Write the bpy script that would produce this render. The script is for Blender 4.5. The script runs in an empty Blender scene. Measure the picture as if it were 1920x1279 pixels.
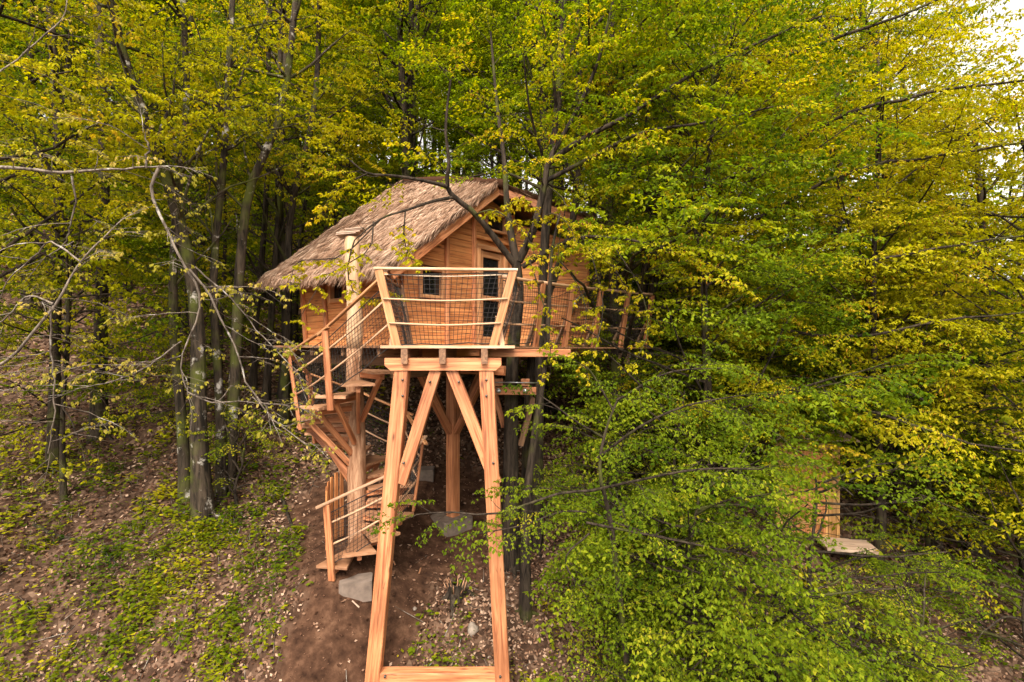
import bpy, math, random
import numpy as np
from mathutils import Vector, Matrix

# ------------------------------------------------------------------ camera, sky, sun, exposure
scene = bpy.context.scene
COL = scene.collection
F = 960.0                       # focal length in pixels of the 1920 px wide photograph
cam_d = bpy.data.cameras.new('camera')
cam_d.sensor_width = 36.0
cam_d.lens = 18.0
cam_d.shift_y = 8.5 / 1920
cam_d.clip_start = 0.05
cam_d.clip_end = 600
cam = bpy.data.objects.new('camera', cam_d)
cam.location = (0, 0, 0)        # eye level is the deck level; the ground lies about 4 m below
cam.rotation_euler = (math.radians(90), 0, 0)
COL.objects.link(cam)
scene.camera = cam

SUN_EL, SUN_AZ = math.radians(50), math.radians(188)   # azimuth clockwise from +Y (north): behind the camera
world = bpy.data.worlds.new('World')
scene.world = world
world.use_nodes = True
wn = world.node_tree
wn.nodes.clear()
sky = wn.nodes.new('ShaderNodeTexSky')
sky.sky_type = 'NISHITA'
sky.sun_disc = False
sky.sun_elevation = SUN_EL
sky.sun_rotation = SUN_AZ
sky.air_density = 1.0
sky.dust_density = 4.0
sky.ozone_density = 1.0
hs = wn.nodes.new('ShaderNodeHueSaturation')
hs.inputs['Saturation'].default_value = 0.0
bg = wn.nodes.new('ShaderNodeBackground')
bg.inputs['Strength'].default_value = 0.15
wo = wn.nodes.new('ShaderNodeOutputWorld')
wn.links.new(sky.outputs[0], hs.inputs['Color'])
tn = wn.nodes.new('ShaderNodeMix'); tn.data_type = 'RGBA'; tn.blend_type = 'MULTIPLY'
tn.inputs[0].default_value = 1.0
tn.inputs[7].default_value = (1.0, 0.95, 0.88, 1)      # milky cloud cover, slightly warm
wn.links.new(hs.outputs[0], tn.inputs[6]); wn.links.new(tn.outputs[2], bg.inputs['Color'])
wn.links.new(bg.outputs[0], wo.inputs['Surface'])

sun_d = bpy.data.lights.new('sun', 'SUN')
sun_d.energy = 1.5
sun_d.angle = math.radians(24)
sun_d.color = (1.0, 0.91, 0.77)
sun = bpy.data.objects.new('sun', sun_d)
sd = Vector((math.sin(SUN_AZ) * math.cos(SUN_EL), math.cos(SUN_AZ) * math.cos(SUN_EL), math.sin(SUN_EL)))
sun.rotation_euler = sd.to_track_quat('Z', 'Y').to_euler()
sun.location = sd * 40
COL.objects.link(sun)

scene.view_settings.view_transform = 'Standard'
scene.view_settings.look = 'None'
scene.view_settings.exposure = 1.62
scene.view_settings.gamma = 1.0
scene.cycles.max_bounces = 4
scene.cycles.diffuse_bounces = 2
scene.cycles.glossy_bounces = 2
scene.cycles.transmission_bounces = 3
scene.cycles.use_denoising = True
scene.cycles.caustics_reflective = False
scene.cycles.caustics_refractive = False

rng = np.random.default_rng(7)
random.seed(7)


def P(px, py, D):
    """a spot read off the photograph, at its own distance D"""
    return np.array([(px - 960) / F * D, D, (648 - py) / F * D])


# ------------------------------------------------------------------ helpers
def tag(o, label=None, cat=None, group=None, kind=None):
    if label: o['label'] = label
    if cat: o['category'] = cat
    if group: o['group'] = group
    if kind: o['kind'] = kind
    return o


def thing(name, loc, label, cat, group=None):
    o = bpy.data.objects.new(name, None)
    o.empty_display_size = 0.2
    o.location = loc
    o['kind'] = 'thing'
    COL.objects.link(o)
    return tag(o, label, cat, group)


def link(name, me, parent=None):
    o = bpy.data.objects.new(name, me)
    COL.objects.link(o)
    if parent is not None:
        o.parent = parent
        if parent.type == 'EMPTY':
            o.matrix_parent_inverse = Matrix.Translation(-Vector(parent.location))
    return o


def np_mesh(name, V, Q, mats, smooth=False, attrs=None, vattrs=None, mi=None):
    """V Nx3, Q Mxk (k = 3 or 4): one mesh, fast"""
    me = bpy.data.meshes.new(name)
    V = np.asarray(V, np.float32); Q = np.asarray(Q, np.int32)
    n, k = Q.shape
    me.vertices.add(len(V)); me.vertices.foreach_set('co', V.ravel())
    me.loops.add(n * k); me.loops.foreach_set('vertex_index', Q.ravel())
    me.polygons.add(n)
    me.polygons.foreach_set('loop_start', np.arange(0, n * k, k, dtype=np.int32))
    me.polygons.foreach_set('use_smooth', np.full(n, smooth, bool))
    for m in (mats if isinstance(mats, (list, tuple)) else [mats]):
        me.materials.append(m)
    if mi is not None:
        me.polygons.foreach_set('material_index', np.asarray(mi, np.int32))
    for a, v in (attrs or {}).items():
        me.attributes.new(a, 'FLOAT', 'POINT').data.foreach_set('value', np.asarray(v, np.float32))
    for a, v in (vattrs or {}).items():
        me.attributes.new(a, 'FLOAT_VECTOR', 'POINT').data.foreach_set('vector', np.asarray(v, np.float32).ravel())
    me.update(calc_edges=True)
    return me


def unit(v):
    v = np.asarray(v, float)
    return v / (np.linalg.norm(v) + 1e-12)


def basis(d, up=(0, 0, 1)):
    d = unit(d)
    up = np.asarray(up, float)
    if abs(d @ unit(up)) > 0.98:
        up = np.array([0.0, 1.0, 0.0]) if abs(d[1]) < 0.9 else np.array([1.0, 0, 0])
    s = unit(np.cross(d, up))
    return d, s, np.cross(s, d)


def pydata(name, V, Fs, mat, parent=None, gc=None, smooth=False):
    me = bpy.data.meshes.new(name)
    me.from_pydata([tuple(map(float, v)) for v in V], [], Fs)
    me.materials.append(mat)
    if gc is not None:
        me.attributes.new('gc', 'FLOAT_VECTOR', 'POINT').data.foreach_set('vector', np.asarray(gc, np.float32).ravel())
    if smooth:
        me.polygons.foreach_set('use_smooth', np.ones(len(me.polygons), bool))
    return link(name, me, parent)


def beam(name, a, b, w, h, mat, parent=None, up=(0, 0, 1), ch=0.008, w2=None, h2=None):
    """squared timber from a to b: width w (sideways), height h (along up), softened edges, grain along its length"""
    a = np.asarray(a, float); b = np.asarray(b, float)
    d, s, u = basis(b - a, up)
    L = np.linalg.norm(b - a)
    ch = min(ch, w * .3, h * .3)
    V, G = [], []
    off = np.array([random.random() * 30, random.random() * 30, random.random() * 30])
    for p, t, ww, hh in ((a, 0, w, h), (b, L, w2 or w, h2 or h)):
        x, y = ww / 2, hh / 2
        for (i, j) in ((x, y - ch), (x - ch, y), (-x + ch, y), (-x, y - ch), (-x, -y + ch), (-x + ch, -y), (x - ch, -y), (x, -y + ch)):
            V.append(p + s * i + u * j); G.append(off + (t, i, j))
    Fs = [(i, (i + 1) % 8, 8 + (i + 1) % 8, 8 + i) for i in range(8)]
    Fs += [tuple(range(7, -1, -1)), tuple(range(8, 16))]
    return pydata(name, V, Fs, mat, parent, G)


def prism(name, pts, o, ax, ay, an, th, mat, parent=None, long_axis=0):
    """outline pts (in the ax/ay plane through o) given a thickness th along an"""
    o = np.asarray(o, float); ax = unit(ax); ay = unit(ay); an = unit(an)
    n = len(pts)
    off = np.array([random.random() * 30, random.random() * 30, random.random() * 30])
    V, G = [], []
    for k in (0, 1):
        for (x, y) in pts:
            V.append(o + ax * x + ay * y + an * th * k)
            G.append(off + ((x, y, th * k) if long_axis == 0 else (y, x, th * k)))
    Fs = [tuple(range(n - 1, -1, -1)), tuple(range(n, 2 * n))] + [(i, (i + 1) % n, n + (i + 1) % n, n + i) for i in range(n)]
    ob = pydata(name, V, Fs, mat, parent, G)
    return ob


def tube_arrays(pts, rad, k=6, base=0):
    pts = np.asarray(pts, float); n = len(pts)
    rad = np.broadcast_to(np.asarray(rad, float), (n,))
    T = np.gradient(pts, axis=0)
    T /= np.linalg.norm(T, axis=1)[:, None] + 1e-12
    ref = np.array([0.0, 0, 1]) if abs(T[:, 2]).mean() < 0.8 else np.array([1.0, 0.2, 0])
    S = np.cross(T, ref); S /= np.linalg.norm(S, axis=1)[:, None] + 1e-12
    U = np.cross(S, T)
    a = np.arange(k) * 2 * np.pi / k
    V = pts[:, None, :] + rad[:, None, None] * (np.cos(a)[None, :, None] * S[:, None, :] + np.sin(a)[None, :, None] * U[:, None, :])
    i = np.arange(n - 1)[:, None] * k; j = np.arange(k)[None, :]; j2 = (j + 1) % k
    Q = np.stack([i + j, i + j2, i + k + j2, i + k + j], -1).reshape(-1, 4) + base
    return V.reshape(-1, 3), Q


class Tubes:
    def __init__(self): self.V = []; self.Q = []; self.n = 0
    def add(self, pts, rad, k=6):
        V, Q = tube_arrays(pts, rad, k, self.n)
        self.V.append(V); self.Q.append(Q); self.n += len(V)
    def mesh(self, name, mat, smooth=True):
        return np_mesh(name, np.concatenate(self.V), np.concatenate(self.Q), mat, smooth)


def tube(name, pts, rad, mat, parent=None, k=8):
    t = Tubes(); pts = np.asarray(pts, float)
    rad = np.broadcast_to(np.asarray(rad, float), (len(pts),)).copy()
    e0 = pts[0] - (pts[1] - pts[0]) * 1e-3; e1 = pts[-1] + (pts[-1] - pts[-2]) * 1e-3
    pts = np.vstack([e0, pts, e1]); rad = np.concatenate([[1e-4], rad, [1e-4]])
    t.add(pts, rad, k)
    return link(name, t.mesh(name, mat), parent)


def smooth_path(pts, n=14):
    """Catmull-Rom through a few points"""
    p = np.asarray(pts, float)
    q = np.vstack([2 * p[0] - p[1], p, 2 * p[-1] - p[-2]])
    out = []
    m = len(p) - 1
    for t in np.linspace(0, m - 1e-6, n):
        i = int(t); f = t - i
        a, b, c, d = q[i], q[i + 1], q[i + 2], q[i + 3]
        out.append(0.5 * ((2 * b) + (c - a) * f + (2 * a - 5 * b + 4 * c - d) * f * f + (3 * b - a - 3 * c + d) * f ** 3))
    return np.array(out)


# ------------------------------------------------------------------ materials
def nodes(name):
    m = bpy.data.materials.new(name); m.use_nodes = True
    nt = m.node_tree; nt.nodes.clear()
    out = nt.nodes.new('ShaderNodeOutputMaterial')
    return m, nt, out


def N(nt, t, **kw):
    n = nt.nodes.new(t)
    for k, v in kw.items():
        if k.startswith('_'):
            setattr(n, k[1:], v)
        else:
            n.inputs[k.replace('__', ' ')].default_value = v
    return n


def ramp(nt, stops):
    r = nt.nodes.new('ShaderNodeValToRGB')
    e = r.color_ramp.elements
    while len(e) > len(stops): e.remove(e[-1])
    while len(e) < len(stops): e.new(0.5)
    for el, (p, c) in zip(e, stops):
        el.position = p; el.color = (*c, 1) if len(c) == 3 else c
    return r


def mat_wood(name, dark, mid, light, rough=0.62, knot=True, cracks=False):
    m, nt, out = nodes(name); L = nt.links.new
    at = N(nt, 'ShaderNodeAttribute', _attribute_name='gc')
    mp = N(nt, 'ShaderNodeMapping'); mp.inputs['Scale'].default_value = (1.2, 26, 26)
    L(at.outputs['Vector'], mp.inputs['Vector'])
    n1 = N(nt, 'ShaderNodeTexNoise', Scale=1.0, Detail=5.0, Roughness=0.6, Distortion=0.6)
    L(mp.outputs[0], n1.inputs['Vector'])
    r = ramp(nt, [(0.36, dark), (0.5, mid), (0.68, light)])
    L(n1.outputs['Fac'], r.inputs['Fac'])
    n2 = N(nt, 'ShaderNodeTexNoise', Scale=1.3, Detail=3.0)
    L(at.outputs['Vector'], n2.inputs['Vector'])
    r2 = ramp(nt, [(0.3, (0.62, 0.58, 0.55)), (0.62, (1.12, 1.1, 1.08))])
    L(n2.outputs['Fac'], r2.inputs['Fac'])
    mul = N(nt, 'ShaderNodeMix', _data_type='RGBA', _blend_type='MULTIPLY'); mul.inputs[0].default_value = 0.8
    L(r.outputs[0], mul.inputs[6]); L(r2.outputs[0], mul.inputs[7])
    col = mul.outputs[2]
    oi = N(nt, 'ShaderNodeObjectInfo')
    r3 = ramp(nt, [(0, (0.74, 0.7, 0.68)), (1, (1.12, 1.12, 1.12))])
    L(oi.outputs['Random'], r3.inputs['Fac'])
    m3 = N(nt, 'ShaderNodeMix', _data_type='RGBA', _blend_type='MULTIPLY'); m3.inputs[0].default_value = 1
    L(col, m3.inputs[6]); L(r3.outputs[0], m3.inputs[7]); col = m3.outputs[2]
    if knot:
        mk = N(nt, 'ShaderNodeMapping'); mk.inputs['Scale'].default_value = (1.7, 6, 6)
        L(at.outputs['Vector'], mk.inputs['Vector'])
        vo = N(nt, 'ShaderNodeTexVoronoi', Scale=1.0)
        L(mk.outputs[0], vo.inputs['Vector'])
        rk = ramp(nt, [(0.06, (1, 1, 1)), (0.16, (0.0, 0, 0))])
        L(vo.outputs['Distance'], rk.inputs['Fac'])
        mx = N(nt, 'ShaderNodeMix', _data_type='RGBA')
        L(rk.outputs[0], mx.inputs[0]); L(col, mx.inputs[6]); mx.inputs[7].default_value = (dark[0] * .4, dark[1] * .35, dark[2] * .35, 1)
        col = mx.outputs[2]
    if cracks:
        mc = N(nt, 'ShaderNodeMapping'); mc.inputs['Scale'].default_value = (0.7, 17, 17)
        L(at.outputs['Vector'], mc.inputs['Vector'])
        nc_ = N(nt, 'ShaderNodeTexNoise', Scale=1.0, Detail=2.0); L(mc.outputs[0], nc_.inputs['Vector'])
        rc = ramp(nt, [(0.485, (0, 0, 0)), (0.5, (0.75, 0.75, 0.75)), (0.515, (0, 0, 0))]); L(nc_.outputs['Fac'], rc.inputs['Fac'])
        n5 = N(nt, 'ShaderNodeTexNoise', Scale=2.6, Detail=2.0); L(at.outputs['Vector'], n5.inputs['Vector'])
        r5 = ramp(nt, [(0.5, (0, 0, 0)), (0.6, (1, 1, 1))]); L(n5.outputs['Fac'], r5.inputs['Fac'])
        mm = N(nt, 'ShaderNodeMath', _operation='MULTIPLY'); L(rc.outputs[0], mm.inputs[0]); L(r5.outputs[0], mm.inputs[1])
        mx = N(nt, 'ShaderNodeMix', _data_type='RGBA')
        L(mm.outputs[0], mx.inputs[0]); L(col, mx.inputs[6]); mx.inputs[7].default_value = (dark[0] * .25, dark[1] * .22, dark[2] * .2, 1)
        col = mx.outputs[2]
    b = N(nt, 'ShaderNodeBsdfPrincipled', Roughness=rough)
    L(col, b.inputs['Base Color'])
    bp = N(nt, 'ShaderNodeBump', Strength=0.35, Distance=0.006)
    L(n1.outputs['Fac'], bp.inputs['Height']); L(bp.outputs[0], b.inputs['Normal'])
    L(b.outputs[0], out.inputs[0])
    return m


M_BEAM = mat_wood('larch_beam', (0.28, 0.09, 0.034), (0.5, 0.195, 0.08), (0.62, 0.29, 0.14), cracks=True)
M_PALE = mat_wood('pale_rail', (0.38, 0.21, 0.115), (0.54, 0.33, 0.2), (0.66, 0.45, 0.3), knot=False)
M_WALL = mat_wood('wall_board', (0.42, 0.145, 0.045), (0.66, 0.265, 0.09), (0.75, 0.36, 0.135), cracks=True)
M_FRAME = mat_wood('window_frame_wood', (0.38, 0.155, 0.06), (0.54, 0.255, 0.11), (0.64, 0.35, 0.17), knot=False)
M_DARK = mat_wood('dark_joist', (0.12, 0.06, 0.03), (0.22, 0.11, 0.055), (0.33, 0.18, 0.09))  # darker brown than the larch beams: underdeck, lining and rear timbers
M_TREAD = mat_wood('tread_wood', (0.24, 0.115, 0.06), (0.4, 0.2, 0.1), (0.5, 0.28, 0.16))
M_SHED = mat_wood('shed_board', (0.5, 0.24, 0.07), (0.68, 0.37, 0.12), (0.76, 0.46, 0.18))
M_GREYWOOD = mat_wood('bleached_board', (0.34, 0.225, 0.155), (0.48, 0.34, 0.25), (0.58, 0.44, 0.34))


def mat_plain(name, col, rough=0.6, spec=0.4, metal=0.0):
    m, nt, out = nodes(name)
    b = N(nt, 'ShaderNodeBsdfPrincipled', Roughness=rough, Metallic=metal)
    b.inputs['Base Color'].default_value = (*col, 1)
    b.inputs['Specular IOR Level'].default_value = spec
    n = N(nt, 'ShaderNodeTexNoise', Scale=9.0, Detail=4.0)
    tc = N(nt, 'ShaderNodeTexCoord'); nt.links.new(tc.outputs['Object'], n.inputs['Vector'])
    r = ramp(nt, [(0.3, tuple(c * .7 for c in col)), (0.7, tuple(min(1, c * 1.2) for c in col))])
    nt.links.new(n.outputs['Fac'], r.inputs['Fac']); nt.links.new(r.outputs[0], b.inputs['Base Color'])
    nt.links.new(b.outputs[0], out.inputs[0])
    return m


M_NET = mat_plain('net_cord', (0.025, 0.02, 0.018), 0.8)
M_ROPE = mat_plain('rope', (0.55, 0.42, 0.3), 0.9)
M_STEEL = mat_plain('steel', (0.45, 0.45, 0.46), 0.35, 0.5, 1.0)
M_DARKSTEEL = mat_plain('dark_steel', (0.12, 0.1, 0.09), 0.5, 0.5, 0.8)
M_CONC = mat_plain('concrete', (0.17, 0.125, 0.098), 0.9)
M_STONE = mat_plain('stone', (0.24, 0.19, 0.15), 0.9)
M_GLASS = mat_plain('dark_glass', (0.012, 0.012, 0.012), 0.04, 0.7)


def mat_bark(name, dark, light, moss=0.0, lichen=0.0, birch=False):
    m, nt, out = nodes(name); L = nt.links.new
    tc = N(nt, 'ShaderNodeTexCoord')
    mp = N(nt, 'ShaderNodeMapping'); mp.inputs['Scale'].default_value = (14, 14, 2.2) if not birch else (3, 3, 16)
    L(tc.outputs['Object'], mp.inputs['Vector'])
    n1 = N(nt, 'ShaderNodeTexNoise', Scale=1.0, Detail=6.0, Roughness=0.65, Distortion=0.5)
    L(mp.outputs[0], n1.inputs['Vector'])
    r = ramp(nt, [(0.38, dark), (0.64, light)] if not birch else [(0.3, dark), (0.42, light), (1, light)])
    L(n1.outputs['Fac'], r.inputs['Fac']); col = r.outputs[0]
    if moss:
        n2 = N(nt, 'ShaderNodeTexNoise', Scale=1.7, Detail=5.0)
        L(tc.outputs['Object'], n2.inputs['Vector'])
        rm = ramp(nt, [(0.62 - moss * .25, (0, 0, 0)), (0.75 - moss * .2, (1, 1, 1))])
        L(n2.outputs['Fac'], rm.inputs['Fac'])
        mx = N(nt, 'ShaderNodeMix', _data_type='RGBA'); L(rm.outputs[0], mx.inputs[0]); L(col, mx.inputs[6])
        mx.inputs[7].default_value = (0.07, 0.075, 0.015, 1); col = mx.outputs[2]
    if lichen:
        n3 = N(nt, 'ShaderNodeTexNoise', Scale=3.5, Detail=6.0, Roughness=0.7)
        L(tc.outputs['Object'], n3.inputs['Vector'])
        rl = ramp(nt, [(0.6 - lichen * .15, (0, 0, 0)), (0.68 - lichen * .12, (1, 1, 1))])
        L(n3.outputs['Fac'], rl.inputs['Fac'])
        mx = N(nt, 'ShaderNodeMix', _data_type='RGBA'); L(rl.outputs[0], mx.inputs[0]); L(col, mx.inputs[6])
        mx.inputs[7].default_value = (0.42, 0.38, 0.33, 1); col = mx.outputs[2]
    b = N(nt, 'ShaderNodeBsdfPrincipled', Roughness=0.9)
    b.inputs['Specular IOR Level'].default_value = 0.15
    L(col, b.inputs['Base Color'])
    bp = N(nt, 'ShaderNodeBump', Strength=0.7, Distance=0.03)
    L(n1.outputs['Fac'], bp.inputs['Height']); L(bp.outputs[0], b.inputs['Normal'])
    L(b.outputs[0], out.inputs[0])
    return m


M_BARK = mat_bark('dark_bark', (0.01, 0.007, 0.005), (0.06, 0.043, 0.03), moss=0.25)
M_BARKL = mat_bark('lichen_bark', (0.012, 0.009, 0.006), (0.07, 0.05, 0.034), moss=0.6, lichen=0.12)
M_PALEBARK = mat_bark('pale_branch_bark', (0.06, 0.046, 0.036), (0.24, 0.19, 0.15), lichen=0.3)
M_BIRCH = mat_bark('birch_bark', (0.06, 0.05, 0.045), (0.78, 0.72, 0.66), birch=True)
M_LOG = mat_bark('stripped_log', (0.2, 0.09, 0.045), (0.52, 0.3, 0.18))
M_LOGPALE = mat_bark('debarked_log', (0.46, 0.26, 0.14), (0.68, 0.46, 0.29))


def mat_leaf(name, stops, trans=0.5, gloss=0.12):
    m, nt, out = nodes(name); L = nt.links.new
    at = N(nt, 'ShaderNodeAttribute', _attribute_name='tint')
    oi = N(nt, 'ShaderNodeObjectInfo')
    ma = N(nt, 'ShaderNodeMath', _operation='MULTIPLY_ADD'); ma.inputs[1].default_value = 0.3
    L(oi.outputs['Random'], ma.inputs[0]); L(at.outputs['Fac'], ma.inputs[2])
    su = N(nt, 'ShaderNodeMath', _operation='SUBTRACT'); su.inputs[1].default_value = 0.15
    L(ma.outputs[0], su.inputs[0])
    r = ramp(nt, stops); L(su.outputs[0], r.inputs['Fac'])
    b = N(nt, 'ShaderNodeBsdfDiffuse')
    L(r.outputs[0], b.inputs['Color'])
    t = N(nt, 'ShaderNodeBsdfTranslucent')
    hv = N(nt, 'ShaderNodeHueSaturation', Saturation=1.05, Value=1.6)
    L(r.outputs[0], hv.inputs['Color']); L(hv.outputs[0], t.inputs['Color'])
    mx = N(nt, 'ShaderNodeMixShader'); mx.inputs[0].default_value = trans
    L(b.outputs[0], mx.inputs[1]); L(t.outputs[0], mx.inputs[2]); L(mx.outputs[0], out.inputs[0])
    return m


LEAF_G = mat_leaf('spring_leaf_green', [(0, (0.06, 0.1, 0.006)), (0.45, (0.175, 0.225, 0.01)), (0.8, (0.32, 0.325, 0.014)), (1, (0.48, 0.38, 0.025))])
LEAF_F = mat_leaf('fresh_green_leaf', [(0, (0.05, 0.09, 0.007)), (0.5, (0.155, 0.21, 0.012)), (0.85, (0.28, 0.305, 0.018)), (1, (0.42, 0.36, 0.03))])
LEAF_Y = mat_leaf('spring_leaf_yellow', [(0, (0.15, 0.17, 0.006)), (0.4, (0.32, 0.3, 0.011)), (0.72, (0.42, 0.37, 0.018)), (0.97, (0.52, 0.365, 0.03))])
LEAF_D = mat_leaf('forest_leaf', [(0, (0.045, 0.08, 0.006)), (0.5, (0.125, 0.165, 0.009)), (0.85, (0.25, 0.255, 0.013)), (1, (0.4, 0.33, 0.025))])
LEAF_BUD = mat_leaf('pale_young_leaf', [(0, (0.2, 0.2, 0.02)), (0.6, (0.38, 0.33, 0.05)), (1, (0.52, 0.38, 0.12))])
LEAF_CATKIN = mat_leaf('catkin', [(0, (0.3, 0.13, 0.01)), (0.6, (0.42, 0.2, 0.02)), (1, (0.5, 0.3, 0.04))], 0.2)
LEAF_HERB = mat_leaf('herb_leaf', [(0, (0.035, 0.075, 0.006)), (0.5, (0.14, 0.18, 0.008)), (0.85, (0.3, 0.29, 0.01)), (1, (0.46, 0.38, 0.02))])
LEAF_DEAD = mat_leaf('dead_leaf', [(0, (0.02, 0.01, 0.006)), (0.45, (0.11, 0.055, 0.034)), (0.8, (0.27, 0.158, 0.102)), (1, (0.44, 0.3, 0.215))], 0.12, 0.3)
STRAW = mat_leaf('reed_straw', [(0, (0.06, 0.028, 0.017)), (0.35, (0.21, 0.117, 0.074)), (0.75, (0.37, 0.232, 0.158)), (1, (0.52, 0.37, 0.27))], 0.08, 0.3)


# ------------------------------------------------------------------ terrain
def sp(v):      # soft positive part
    return np.where(v > 20, v, np.log1p(np.exp(np.clip(v * 2, -40, 40))) / 2)


def wob(x, y):
    return (0.06 * np.sin(1.7 * x + 0.6 * y) + 0.05 * np.sin(2.3 * y - 1.1 * x + 1) + 0.03 * np.sin(4.1 * x + 3.3 * y + 2)
            + 0.02 * np.sin(7.3 * x - 5.7 * y) + 0.015 * np.sin(11 * x + 9 * y + 1))


def height(x, y):
    x = np.asarray(x, float); y = np.asarray(y, float)
    xs = np.clip(x, -45, 40)
    cap = 43 - 12 / (1 + np.exp(-(x - 4) / 3))
    yy = y - sp((y - cap) / 2) * 2 * 0.95
    z = -4.1 - 0.12 * xs + 0.35 * (yy - 9) + 0.2 * sp(yy - 11) - 0.6 * sp(7.6 - yy) * np.clip((yy + 3) / 8, 0, 1)
    z += 0.75 * np.exp(-((x + 2.9) ** 2 / .8 + (y - 8.0) ** 2 / 1.3))
    z -= 0.62 * np.exp(-((x + 1.75) ** 2 / .6 + (y - 6.85) ** 2 / .55))
    z -= 0.16 * np.exp(-((x + 0.8) ** 2 + (y - 10.8) ** 2) / 2.0)
    z += wob(x, y) * np.clip(0.35 + 0.25 * np.hypot(x + 1.6, y - 9.3) / 2, 0.3, 1.5)
    return z


def dirt(x, y):
    """1 on the trodden bare earth"""
    x = np.asarray(x, float); y = np.asarray(y, float)
    d = np.zeros_like(x)
    for (cx, cy, rx, ry) in ((-1.3, 10.4, 1.7, 1.9), (-2.5, 9.2, 1.6, 1.5), (-2.35, 8.0, 1.15, 0.8), (-2.55, 7.2, .85, 0.9), (-2.85, 6.4, 0.8, 0.9), (-3.0, 5.6, .9, 0.9), (-3.3, 10.3, 1.1, 0.9)):
        d = np.maximum(d, 1.25 - np.hypot((x - cx) / rx, (y - cy) / ry))
    d = d + 0.13 * np.sin(5 * x + 2.3 * y) * np.sin(3.1 * y - 2 * x) + 0.07 * np.sin(13 * x - 4 * y) * np.sin(11 * y)
    return np.clip((d - 0.2) / 0.3, 0, 1)


def axis(lo, hi, c0, c1, fine, coarse_n):
    a = np.arange(c0, c1, fine)
    g = np.linspace(0, 1, coarse_n + 1)[1:] ** 2.2
    return np.concatenate([(c0 - (c0 - lo) * g)[::-1], a, c1 + (hi - c1) * g])


gx = axis(-150, 130, -10, 10, 0.13, 50)
gy = axis(-90, 160, 4.5, 18, 0.13, 50)
X, Y = np.meshgrid(gx, gy)
Z = height(X, Y)
V = np.stack([X, Y, Z], -1).reshape(-1, 3)
nx, ny = len(gx), len(gy)
ii = (np.arange(ny - 1)[:, None] * nx + np.arange(nx - 1)[None, :]).ravel()
Q = np.stack([ii, ii + 1, ii + nx + 1, ii + nx], -1)

m, nt, out = nodes('forest_floor'); L = nt.links.new
tc = N(nt, 'ShaderNodeTexCoord')
vo = N(nt, 'ShaderNodeTexVoronoi', Scale=14.0); L(tc.outputs['Object'], vo.inputs['Vector'])
n1 = N(nt, 'ShaderNodeTexNoise', Scale=2.2, Detail=8.0, Roughness=0.7); L(tc.outputs['Object'], n1.inputs['Vector'])
rl = ramp(nt, [(0.0, (0.02, 0.01, 0.006)), (0.35, (0.06, 0.033, 0.021)), (0.7, (0.12, 0.07, 0.046)), (1, (0.22, 0.14, 0.095))])
L(vo.outputs['Color'], rl.inputs['Fac'])
rn = ramp(nt, [(0.35, (0.5, 0.48, 0.46)), (0.65, (1.1, 1.1, 1.1))]); L(n1.outputs['Fac'], rn.inputs['Fac'])
ml = N(nt, 'ShaderNodeMix', _data_type='RGBA', _blend_type='MULTIPLY'); ml.inputs[0].default_value = 1
L(rl.outputs[0], ml.inputs[6]); L(rn.outputs[0], ml.inputs[7])
n4 = N(nt, 'ShaderNodeTexNoise', Scale=5.0, Detail=9.0, Roughness=0.65); L(tc.outputs['Object'], n4.inputs['Vector'])
rd = ramp(nt, [(0.3, (0.016, 0.007, 0.004)), (0.52, (0.06, 0.029, 0.0165)), (0.72, (0.13, 0.068, 0.04))]); L(n4.outputs['Fac'], rd.inputs['Fac'])
at = N(nt, 'ShaderNodeAttribute', _attribute_name='dirt')
mx = N(nt, 'ShaderNodeMix', _data_type='RGBA'); L(at.outputs['Fac'], mx.inputs[0]); L(ml.outputs[2], mx.inputs[6]); L(rd.outputs[0], mx.inputs[7])
b = N(nt, 'ShaderNodeBsdfPrincipled', Roughness=0.95); b.inputs['Specular IOR Level'].default_value = 0.1
L(mx.outputs[2], b.inputs['Base Color'])
bp = N(nt, 'ShaderNodeBump', Strength=0.6, Distance=0.03); L(n4.outputs['Fac'], bp.inputs['Height']); L(bp.outputs[0], b.inputs['Normal'])
L(b.outputs[0], out.inputs[0])
M_GROUND = m
g = link('ground', np_mesh('ground', V, Q, M_GROUND, True, {'dirt': dirt(X, Y).ravel()}))
tag(g, 'brown hillside ground with a trodden bare earth path under the treehouse', 'ground', kind='structure')


def gz(x, y):
    return float(height(x, y))


# ------------------------------------------------------------------ leaves, sprays and trees
def leaf_block(base, d, n, l, w, rich):
    """one leaf each: base (K,3), direction d, normal n, length l, width w; rich leaves are two folded halves"""
    s = np.cross(d, n); s /= np.linalg.norm(s, axis=1)[:, None] + 1e-9
    l = l[:, None]; w = w[:, None]
    if rich:
        tip = base + d * l - n * l * 0.12
        pts = [base, base + d * l * .3 + s * w * .5 + n * w * .16, base + d * l * .7 + s * w * .4 + n * w * .1, tip,
               base + d * l * .7 - s * w * .4 + n * w * .1, base + d * l * .3 - s * w * .5 + n * w * .16]
        V = np.stack(pts, 1); f = np.array([[0, 3, 2, 1], [0, 5, 4, 3]])
    else:
        V = np.stack([base, base + d * l * .45 + s * w * .5, base + d * l, base + d * l * .45 - s * w * .5], 1)
        f = np.array([[0, 3, 2, 1]])
    k = V.shape[1]
    Q = (np.arange(len(V))[:, None, None] * k + f[None]).reshape(-1, 4)
    return V.reshape(-1, 3), Q, k


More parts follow.
